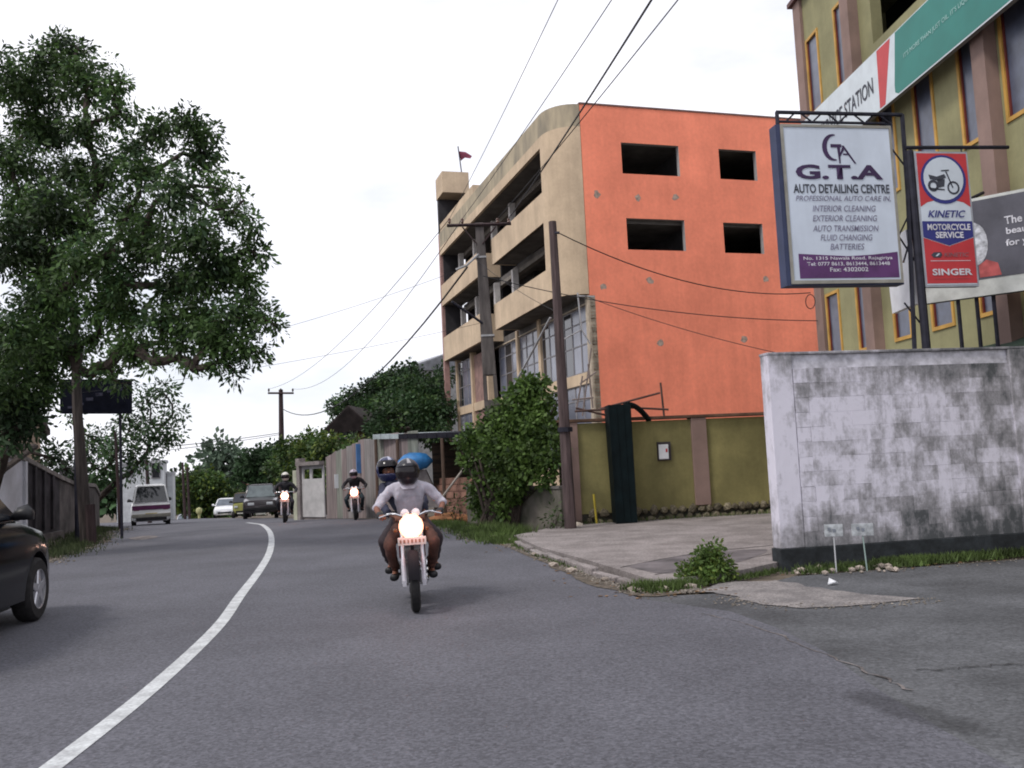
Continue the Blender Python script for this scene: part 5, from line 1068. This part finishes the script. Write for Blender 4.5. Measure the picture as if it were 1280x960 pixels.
# white van parked facing away
VP = [(0, .75, .8, .3), (.05, .95, .92, .25), (.5, 1.02, .98, .22), (1.0, 1.08, 1, .22), (2.5, 1.1, 1, .22), (4.0, 1.1, 1, .22), (4.35, 1.08, .99, .24), (4.42, .95, .96, .3)]
p = place(175, 43)
van = car('white_van', 'white van with a dark purple band parked facing away at the left verge', 'van', (p[0], 44.2, zf(44.2)), pi+.40, 4.42, 1.68, VP, (.7, 1.35, 4.22, 4.38, 1.06, 1.86), mat('bright_van_white', (.92, .93, .94), .35, .02), .31, (.8, .8))
q = MB(); q.box((0, 2.215, .86), (1.62, .05, .2)); q.build('purple_band', mat('purple_stripe', (.12, .02, .09), .4), van, local=True)
q = MB(); q.box((0, 2.24, .5), (1.66, .12, .16)); q.build('bumper', mat('bumper_grey', (.3, .29, .25), .6), van, local=True, bevel=.03)
q = MB(); q.box((0, 2.2, .34), (1.3, .1, .14)); q.build('underbody', black, van, local=True)
SED = [(0, .5, .7, .32), (.06, .66, .86, .25), (.4, .78, .96, .2), (1.2, .86, 1, .2), (2.2, .9, 1, .2), (3.2, .92, 1, .2), (3.9, .9, .97, .22), (4.2, .8, .9, .3), (4.26, .6, .8, .4)]
p = place(284, 70); car('white_car', 'white saloon car coming up the road beyond the end of the centre line', 'car', p, .22, 4.26, 1.68, SED, (1.1, 1.75, 3.0, 3.7, .88, 1.38), white_paint, .3, (.8, .8), glass=mat('sky_glass', (.12, .14, .17), .15))
p = place(231, 91); car('small_white_car', 'small pale car half hidden below the crest of the road', 'car', p, .3, 3.9, 1.6, SED, (.9, 1.5, 3.1, 3.6, .88, 1.42), silver, .3, (.8, .8), glass=mat('sky_glass', (.12, .14, .17), .15))
JP = [(0, .75, .9, .4), (.05, 1.0, .97, .36), (.6, 1.1, 1, .36), (1.4, 1.14, 1, .36), (2.6, 1.15, 1, .36), (4.0, 1.15, 1, .36), (4.35, 1.1, .98, .38), (4.4, .8, .95, .4)]
p = place(327, 50); jp = car('off_road_car', 'dark boxy off-road car behind the helmeted rider on the far left bend', 'car', p, .25, 4.4, 1.8, JP, (1.3, 1.65, 4.1, 4.3, 1.12, 1.78), paint('dark_maroon', (.02, .012, .016), .3), .38, (.8, .85), glass=mat('sky_glass2', (.16, .19, .2), .2), roofm=paint('dark_maroon', (.02, .012, .016)))
q = MB(); q.box((0, -2.22, .58), (1.74, .14, .16)); q.build('bumper', black, jp, local=True, bevel=.03)
q = MB()
for k in range(2): q.tube([(-.7+1.4*k, -1.0, 1.84), (-.7+1.4*k, 1.8, 1.84)], .025, 5)
q.build('roof_rack', mat('rack_red', (.25, .06, .04), .6), jp, local=True)
p = place(304, 62); car('yellow_three_wheeler', 'small yellow-green vehicle glimpsed beside the dark off-road car', 'three-wheeler', p, .2, 2.6, 1.25, [(0, .5, .5, .4), (.1, .9, .7, .3), (.6, 1.0, .95, .25), (1.4, 1.0, 1, .25), (2.5, 1.0, 1, .25), (2.6, .9, .95, .3)], (.35, .7, 2.4, 2.5, .98, 1.6), mat('rickshaw_yellow', (.22, .22, .06), .5), .22, (.35, .4), roofm=mat('rickshaw_hood', (.06, .05, .03), .8))
p = place(249, 74); t = thing('traffic_bollard', 'small round pale yellow bollard on the far road edge', 'bollard', p)
q = MB(); q.lathe((0, 0, 0), [(.1, 0), (.1, .5), (.2, .6), (.26, .8), (.2, 1.0), (0, 1.06)], 12); q.build('bollard_body', mat('pale_yellow', (.5, .5, .25), .6), t, local=True, smooth=True)

# ------------------------------------------------------------------ motorcycles
lampg = emis('lit_headlamp', (1.0, .86, .66), 14.0); lamphalo = emis('lamp_halo_glow', (1.0, .48, .30), 1.5)
def motorcycle(label, loc, rz, tank=(.09, .012, .02), lean=0.0, steer=0, plate=True, group='motorcycles riding toward the viewer'):
    t = thing('motorcycle', label, 'motorcycle', loc, rz, group); t.rotation_euler = (0, lean, rz); WM[t.name] = Matrix.Translation(Vector(loc)) @ t.rotation_euler.to_matrix().to_4x4()
    bodym = mat('tank_paint_%d' % int(tank[0]*1000+tank[2]*100), tank, .25, .05, coat=.6); eng = mat('engine_alloy', (.22, .22, .23), .4, .2, 8, metal=.7)
    def wheel(y, r, w):
        q = MB(); pr = [(r-w*.9, -w*.42), (r-w*.45, -w*.5), (r-w*.12, -w*.36), (r, -w*.12), (r, w*.12), (r-w*.12, w*.36), (r-w*.45, w*.5), (r-w*.9, w*.42), (r-w*.9, -w*.42)]; q.lathe((0, y, r), pr, 32, 'X'); o = q.build('wheel', rubber, t, local=True, smooth=True)
        q = MB(); q.lathe((0, y, r), [(r-w*.95, -w*.3), (r-w*1.1, -w*.15), (r-w*1.1, w*.15), (r-w*.95, w*.3)], 28, 'X'); q.lathe((0, y, r), [(0, -.06), (.05, -.055), (.05, .055), (0, .06)], 10, 'X')
        for k in range(10): a = 2*pi*k/10; q.tube([(.03*(-1)**k, y+.04*cos(a), r+.04*sin(a)), (0, y+(r-w)*cos(a+.2), r+(r-w)*sin(a+.2))], .006, 4)
        q.build('rim', chrome, o, local=True)
    wheel(-.64, .305, .105); wheel(.63, .30, .12)
    q = MB(); n = 12; vs = []
    for i in range(n+1):
        a = radians(20+i*(150/n)); vs += [(x, -.64+.335*cos(a), .305+.335*sin(a)+dz) for x, dz in ((-.06, -.02), (-.03, .01), (.03, .01), (.06, -.02))]
    q.add(vs, [(4*i+j, 4*i+j+1, 4*i+j+5, 4*i+j+4) for i in range(n) for j in range(3)]); q.build('front_mudguard', mat('matt_black', (.012, .011, .014), .85, spec=.1), t, local=True, smooth='all')
    for s in (-1, 1):
        q = MB(); q.tube([(s*.105, -.655, .31), (s*.105, -.60, .56)], .026, 10); q.tube([(s*.105, -.60, .56), (s*.105, -.47, .96)], .019, 10); q.box((s*.105, -.66, .31), (.04, .06, .06)); q.build('fork_leg', mat('fork_alloy', (.55, .55, .60), .35, .03, metal=.3), t, local=True, smooth=True)
        q = MB(); q.tube([(s*.08, -.44, 1.0), (s*.16, -.42, 1.03), (s*.25, -.38, 1.03), (s*.345, -.335, 1.0)], .012, 8); q.build('handlebar', chrome, t, local=True)
        q = MB(); q.tube([(s*.25, -.38, 1.03), (s*.355, -.33, 1.0)], .018, 8); q.build('grip', black, t, local=True)
        q = MB(); q.tube([(s*.2, -.43, 1.04), (s*.34, -.42, 1.0)], .008, 6); q.build('lever', chrome, t, local=True)
        q = MB(); q.lathe((s*.17, -.54, .86), [(0, -.03), (.02, -.026), (.024, .01), (.015, .035)], 10, 'Y'); q.build('indicator', mat('amber_lens', (.12, .045, .015), .3), t, local=True)
        q = MB(); q.lathe((s*.058, -.50, 1.035), [(0, -.03), (.045, -.028), (.048, .02), (.04, .03), (0, .03)], 14, 'Y'); g = q.build('instrument', mat('bright_chrome', (.85, .85, .9), .2, metal=.6), t, local=True, smooth=True)
        q = MB(); q.box((s*.17, .12, .33), (.16, .05, .03)); q.box((s*.19, .45, .36), (.14, .05, .03)); q.build('footpeg', black, t, local=True)
        q = MB(); q.loft([[Vector((s*.11, y, z)) for z in (h0, h1)]+[Vector((s*.15, y, z)) for z in (h1, h0)] for y, h0, h1 in ((.18, .5, .74), (.45, .55, .76), (.66, .66, .76))]); q.build('side_cover', bodym, t, local=True)
    q = MB(); q.lathe((0, -.60, .895), [(.02, .10), (.08, .07), (.098, .0), (.102, -.02), (.095, -.03)], 22, 'Y'); hl = q.build('headlight', chrome, t, local=True, smooth=True)
    q = MB(); q.lathe((0, -.60, .895), [(.103, -.030), (.075, -.052), (.03, -.064), (0, -.067)], 20, 'Y'); q.build('lens', lampg, hl, local=True, smooth=True)
    q = MB(); q.lathe((0, -.60, .895), [(.132, -.008), (.126, -.032), (.100, -.038)], 24, 'Y'); q.build('halo_ring', lamphalo, hl, local=True, smooth=True)  # emissive ring imitating the warm halo around the lit lens
    pd = bpy.data.lights.new('added_glow_light', 'POINT'); pd.energy = 5; pd.color = (1, .42, .36); pd.shadow_soft_size = .08; po = bpy.data.objects.new('added_glow_light', pd); COL.objects.link(po); po.parent = hl; po.location = (0, -.78, .90)  # added point light ahead of the lens, reddens forks and rider's legs
    if plate:
        q = MB(); q.box((0, -.665, .745), (.30, .012, .085)); pl = q.build('number_plate', mat('plate_cream', (.42, .42, .40), .7), t, local=True, bevel=.005)
        q = MB()
        for k, w in enumerate((.025, .03, .02, .03, .025, .03, .02)): q.box((-.12+.04*k, -.674, .745), (w*.7, .004, .035))
        q.build('faded_marks', mat('plate_marks', (.18, .1, .07), .7), pl, local=True)
    R_ = lambda y, w, z0, z1: [Vector((x*w, y, z0+(z1-z0)*zz)) for x, zz in ((-.45, 0), (.45, 0), (.9, .25), (1, .6), (.7, .92), (0, 1), (-.7, .92), (-1, .6), (-.9, .25))]
    q = MB(); q.loft([R_(-.34, .05, .80, .88), R_(-.28, .12, .74, .95), R_(-.1, .15, .73, .97), R_(.05, .13, .74, .93), R_(.16, .09, .76, .86)]); q.build('fuel_tank', bodym, t, local=True, smooth='all')
    q = MB(); q.loft([R_(.1, .1, .74, .84), R_(.3, .14, .73, .83), R_(.6, .13, .75, .86), R_(.82, .09, .79, .87)]); q.build('seat', black, t, local=True, smooth='all')
    q = MB(); q.box((0, -.06, .36), (.24, .30, .26)); q.box((0, -.12, .56), (.17, .18, .2)); 
    for k in range(5): q.box((0, -.12, .48+.045*k), (.24, .22, .012))
    q.box((0, .1, .4), (.30, .2, .16)); q.build('engine', eng, t, local=True, bevel=.015)
    q = MB(); q.tube([(0, -.47, .9), (0, -.3, .84), (0, .1, .7), (0, .5, .72), (0, .85, .8)], .025, 6); q.tube([(0, -.42, .8), (0, -.25, .45), (0, -.1, .22), (0, .25, .26), (0, .3, .7)], .022, 6)
    q.tube([(-.09, .25, .34), (-.09, .63, .3)], .02, 6); q.tube([(.09, .25, .34), (.09, .63, .3)], .02, 6); q.build('frame', black, t, local=True)
    q = MB(); q.tube([(.06, -.2, .5), (.10, -.32, .4), (.12, -.2, .24), (.14, .1, .24)], .02, 8); q.tube([(.14, .1, .24), (.16, .45, .28), (.17, .85, .36)], [.03, .045, .042], 10); q.build('exhaust', chrome, t, local=True, smooth=True)
    for s in (-1, 1): q = MB(); q.tube([(s*.12, .6, .34), (s*.12, .52, .72)], .025, 8); q.build('shock_absorber', chrome, t, local=True)
    q = MB(); q.tube([(-.01, -.5, .96), (.01, -.5, .96)], .01, 4); q.tube([(-.11, -.47, .95), (.11, -.47, .95)], .022, 8); q.tube([(-.11, -.5, .84), (.11, -.5, .84)], .022, 8); q.build('fork_yoke', black, t, local=True)
    q = MB(); q.box((0, .9, .78), (.16, .05, .08)); q.build('tail_light', mat('tail_red', (.3, .02, .02), .25), t, local=True)
    return t
# ------------------------------------------------------------------ riders
def skin_obj(name, J, E, m, parent, root=0, sub=2):
    me = bpy.data.meshes.new(name); me.from_pydata([j[0] for j in J], E, []); me.materials.append(m); o = link(name, me, parent)
    md = o.modifiers.new('skin', 'SKIN'); md.use_smooth_shade = True; md.branch_smoothing = .4
    for i, sv_ in enumerate(me.skin_vertices[0].data):
        r = J[i][1]; sv_.radius = r if isinstance(r, (tuple, list)) else (r, r); sv_.use_root = (i == root)
    s = o.modifiers.new('sub', 'SUBSURF'); s.levels = sub; s.render_levels = sub
    return o
def rider(label, loc, rz, lean, P, shirt, trou, glove, helm, helm2=None, visor_open=False, sleeve=True, skin_c=(.20, .085, .055), group='people riding motorcycles', scarf=None):
    """P: joints dict in the motorcycle's local frame"""
    t = thing('person', label, 'person', loc, rz, group); t.rotation_euler = (0, lean, rz); WM[t.name] = Matrix.Translation(Vector(loc)) @ t.rotation_euler.to_matrix().to_4x4()
    V = {k: Vector(v) for k, v in P.items() if k != 'turn'}
    sk = mat('skin_brown', skin_c, .6, .08, 8)
    J = [(V['pelvis'], (.11, .09)), (V['pelvis'].lerp(V['chest'], .5), (.105, .08)), (V['chest'], (.13, .09)), (V['neck'], .052), (V['head'], (.075, .085)), (V['head']+Vector((0, -.01, .075)), (.06, .07))]
    E = [(0, 1), (1, 2), (2, 3), (3, 4), (4, 5)]
    for s in 'LR':
        i = len(J); J += [(V['sh'+s], .042), (V['el'+s], .038), (V['wr'+s], .027), (V['ha'+s], (.034, .02))]; E += [(2, i), (i, i+1), (i+1, i+2), (i+2, i+3)]
        h = V['ha'+s]; d = (h-V['wr'+s]).normalized(); side = Vector((1 if s == 'L' else -1, 0, 0))
        for k in range(4):                                   # fingers closed round the grip
            o_ = side*(.012+.0)*0+Vector(((k-1.5)*.018, 0, 0)); b0 = h+o_+d*.02; n = len(J); ln = (.9, 1.05, 1.0, .8)[k]
            J += [(b0+d*.028*ln+Vector((0, 0, .004)), .0095), (b0+d*.046*ln+Vector((0, 0, -.018)), .009), (b0+d*.03*ln+Vector((0, 0, -.042)), .008)]; E += [(i+3, n), (n, n+1), (n+1, n+2)]
        n = len(J); J += [(h-side*.036+d*.005, .011), (h-side*.034+d*.03+Vector((0, 0, -.03)), .009)]; E += [(i+3, n), (n, n+1)]
        i = len(J); J += [(V['hi'+s], .08), (V['kn'+s], .055), (V['an'+s], .036), (V['to'+s], .03)]; E += [(0, i), (i, i+1), (i+1, i+2), (i+2, i+3)]
    skin_obj('body', J, E, sk, t)
    # shirt with sleeves
    c = V['chest']; J = [(V['pelvis']+Vector((0, 0, .02)), (.155, .12)), (V['pelvis'].lerp(c, .5), (.16, .125)), (c, (.16, .12)), (V['neck']-Vector((0, 0, .02)), (.075, .075))]; E = [(0, 1), (1, 2), (2, 3)]
    for s in 'LR':
        i = len(J); J += [(V['sh'+s], .078), (V['sh'+s].lerp(V['el'+s], .6), .058), (V['el'+s], .054)]; E += [(2, i), (i, i+1), (i+1, i+2)]
        if sleeve: J += [(V['el'+s].lerp(V['wr'+s], .55), .052), (V['wr'+s], .042)]; E += [(i+2, i+3), (i+3, i+4)]
        else: J += [(V['el'+s].lerp(V['wr'+s], .22), .066)]; E += [(i+2, i+3)]
    so_ = skin_obj('shirt', J, E, shirt, t)
    tx = bpy.data.textures.get('folds') or bpy.data.textures.new('folds', 'CLOUDS'); tx.noise_scale = .07; dp = so_.modifiers.new('folds', 'DISPLACE'); dp.texture = tx; dp.strength = .045; dp.mid_level = .5
    J = [(V['pelvis'], (.15, .125))]; E = []
    for s in 'LR':
        i = len(J); J += [(V['hi'+s], .105), (V['hi'+s].lerp(V['kn'+s], .55), .085), (V['kn'+s], .072), (V['kn'+s].lerp(V['an'+s], .5), .06), (V['an'+s]+Vector((0, 0, .03)), .055)]; E += [(0, i)]+[(i+k, i+k+1) for k in range(4)]
    to_ = skin_obj('trousers', J, E, trou, t); dp = to_.modifiers.new('folds', 'DISPLACE'); dp.texture = tx; dp.strength = .035; dp.mid_level = .5
    for s in 'LR':
        a, q_ = V['an'+s], V['to'+s]; d = (q_-a); d.z *= .5
        skin_obj('shoe', [(a+Vector((0, .05, -.03)), .042), (a+Vector((0, 0, -.035)), .048), (a+d*.5+Vector((0, 0, -.035)), (.055, .045)), (a+d*1.15+Vector((0, 0, -.03)), (.055, .045))], [(0, 1), (1, 2), (2, 3)], black, t)
        if glove is not None:
            h = V['ha'+s]; w = V['wr'+s]; skin_obj('glove', [(w.lerp(h, -.25), .036), (w, .036), (h, (.05, .034)), (h+(h-w).normalized()*.04+Vector((0, 0, -.012)), (.046, .03))], [(0, 1), (1, 2), (2, 3)], glove, t, sub=1)
    q = MB(); nk = V['neck']
    q.loft([[nk+Vector((r_*cos(2*pi*k/14), r_*.95*sin(2*pi*k/14)-.0, z_-(.03 if sin(2*pi*k/14) < -.7 else 0))) for k in range(14)] for r_, z_ in ((.105, -.055), (.088, -.015), (.080, .02), (.072, .015), (.07, -.03))], cap=False); q.build('collar', shirt, t, smooth='all', local=True)
    # helmet: shell with a face opening, visor, chin bar; face beneath
    H_ = V['head']+Vector((0, -.0, .045)); tw = P.get('turn', 0); Rm = Matrix.Rotation(tw, 3, 'Z')
    q = MB(); nu, nv = 28, 18; vs = []; fs = []; rx, ry, rz_ = .136, .160, .150
    sup = lambda a, e: Vector((rx*sin(a)*cos(e), -ry*cos(a)*cos(e)+.012, rz_*sin(e)*(1 if e > 0 else 1.08)))
    for j in range(nv+1):
        e = radians(-62+152*j/nv)
        for i in range(nu): vs.append(H_+Rm@sup(2*pi*i/nu, e))
    for j in range(nv):
        for i in range(nu):
            a = 2*pi*(i+.5)/nu; a = a-2*pi if a > pi else a; e = -62+152*(j+.5)/nv
            if abs(a) < radians(68) and -24 < e < 20: continue
            fs.append((j*nu+i, j*nu+(i+1) % nu, (j+1)*nu+(i+1) % nu, (j+1)*nu+i))
    q.add(vs, fs, 0); 
    for f_i, f in enumerate(fs):
        e = -62+152*((f[0]//nu)+.5)/nv; i_ = f[0] % nu
        if helm2 is not None and e > 40 and i_ % 7 in (0, 1): q.m[f_i] = 1
    ho = q.build('helmet', [helm, helm2 or helm], t, smooth='all', local=True); sd_ = ho.modifiers.new('th', 'SOLIDIFY'); sd_.thickness = .012; sd_.offset = -1
    q = MB(); vs = []; e0, e1 = ((14, 44) if visor_open else (-25, 20))
    for j in range(5):
        for i in range(13):
            p_ = sup(radians(-72+144*i/12), radians(e0+(e1-e0)*j/4)); vs.append(H_+Rm@(p_*1.03))
    q.add(vs, [(j*13+i, j*13+i+1, (j+1)*13+i+1, (j+1)*13+i) for j in range(4) for i in range(12)]); q.build('visor', mat('smoke_visor', (.015, .013, .015), .15, spec=.3), ho, smooth='all', local=True)
    # face
    if True:
        q = MB(); fc = V['head']+Rm@Vector((0, -.075, .02))
        q.lathe(fc+Rm@Vector((0, -.035, -.01)), [(.0, -.014), (.011, -.008), (.016, .012), (.0, .02)], 8, 'Y'); q.build('nose', sk, t, smooth='all', local=True)
        for s in (-1, 1):
            q = MB(); q.lathe(fc+Rm@Vector((s*.031, -.022, .022)), [(0, -.008), (.009, -.005), (.012, .004), (0, .008)], 8, 'Y'); q.build('eye', mat('eye_dark', (.10, .08, .07), .4), t, smooth='all', local=True)
        q = MB(); q.box(fc+Rm@Vector((0, -.026, -.05)), (.045, .008, .01)); q.build('mouth', mat('lip', (.14, .05, .04), .5), t, local=True)
    return t
def mirrored(d):
    o = dict(d)
    for k, v in d.items():
        if k.endswith('L') and len(k) == 3 and k[:2] in ('sh', 'el', 'wr', 'ha', 'hi', 'kn', 'an', 'to') and k[:2]+'R' not in d: o[k[:2]+'R'] = (-v[0], v[1], v[2])
    return o
PD = mirrored(dict(pelvis=(0, .16, .90), chest=(.0, .0, 1.24), neck=(.0, -.08, 1.37), head=(.0, -.14, 1.432), shL=(.19, -.02, 1.30), elL=(.375, -.04, 1.10), wrL=(.34, -.27, 1.03), haL=(.315, -.345, 1.02), hiL=(.1, .12, .87), knL=(.25, -.30, .70), anL=(.20, .08, .36), toL=(.22, -.10, .33)))
bx_, by_ = -1.12, 9.87; hr = radians(7); near = (bx_-.64*sin(hr)*0+0.64*(-sin(hr)), by_+.64*cos(hr), 0)
motorcycle('near motorcycle with lit round headlight and bright fork legs carrying two people', near, hr, (.16, .02, .02), -.025)
shirt_g = mat('grey_lilac_shirt', (.44, .42, .48), .85, .10, 14, .5, bscale=18); trou_b = mat('brown_trousers', (.10, .045, .035), .85, .2, 6); gl_ = mat('dark_glove', (.03, .028, .03), .8)
rider('rider in pale grey shirt and dark helmet steering the near motorcycle', near, hr, -.025, PD, shirt_g, trou_b, gl_, mat('dark_helmet', (.02, .02, .026), .3, spec=.4), mat('helmet_silver', (.28, .27, .28), .3), sleeve=False)
# white cuffs of the rider's sleeves belong to the shirt: a hem ring each
PP = mirrored(dict(pelvis=(-.02, .56, .93), chest=(-.10, .46, 1.27), neck=(-.17, .40, 1.40), head=(-.225, .36, 1.475), shL=(.08, .44, 1.32), shR=(-.29, .44, 1.32), elL=(.17, .25, 1.12), elR=(-.31, .25, 1.10), wrL=(.16, .08, 1.0), wrR=(-.22, .06, 1.0), haL=(.14, .02, .98), haR=(-.17, .0, .98), hiL=(.11, .5, .90), hiR=(-.13, .5, .90), knL=(.30, .10, .70), knR=(-.32, .10, .70), anL=(.25, .46, .40), toL=(.28, .30, .37), turn=.12))
rider('passenger in dark clothes and shiny blue helmet looking over the near rider\'s shoulder', near, hr, -.025, PP, mat('navy_jacket', (.03, .032, .06), .8, .2, 6), mat('dark_trousers', (.035, .025, .03), .85), None, mat('blue_helmet', (.018, .022, .07), .15, spec=.6), mat('helmet_white', (.4, .4, .5), .2), visor_open=True)
m2 = (at(353, 652, 31.0).x, 31.4, zf(31.4)); 
motorcycle('motorcycle with blazing headlight in front of the dark off-road car', m2, radians(12), (.05, .05, .06), .02)
P2 = dict(PD); P2.update(head=(0, .0, 1.50), neck=(0, .03, 1.40), chest=(0, .08, 1.24))
rider('rider in dark jacket and white helmet in front of the dark off-road car', m2, radians(12), .02, P2, mat('black_jacket', (.02, .02, .026), .7, .2, 6), mat('blue_black_trousers', (.025, .026, .035), .85), gl_, mat('cream_helmet', (.6, .58, .52), .3, coat=.5))
m3 = (at(443, 652, 29.6).x, 30.0, zf(30.0))
motorcycle('red motorcycle leaning slightly, ridden past the corrugated fence', m3, radians(8), (.30, .03, .02), -.03)
P3 = dict(PD); P3.update(knR=(-.29, -.24, .68), anR=(-.23, .1, .36))
rider('rider in black jacket and pale patterned helmet riding past the corrugated fence', m3, radians(8), -.03, P3, mat('black_jacket2', (.018, .016, .02), .7, .2, 6), mat('teal_trousers', (.02, .035, .045), .85), gl_, mat('pink_grey_helmet', (.38, .33, .40), .3), mat('helmet_dark2', (.1, .06, .1), .3))
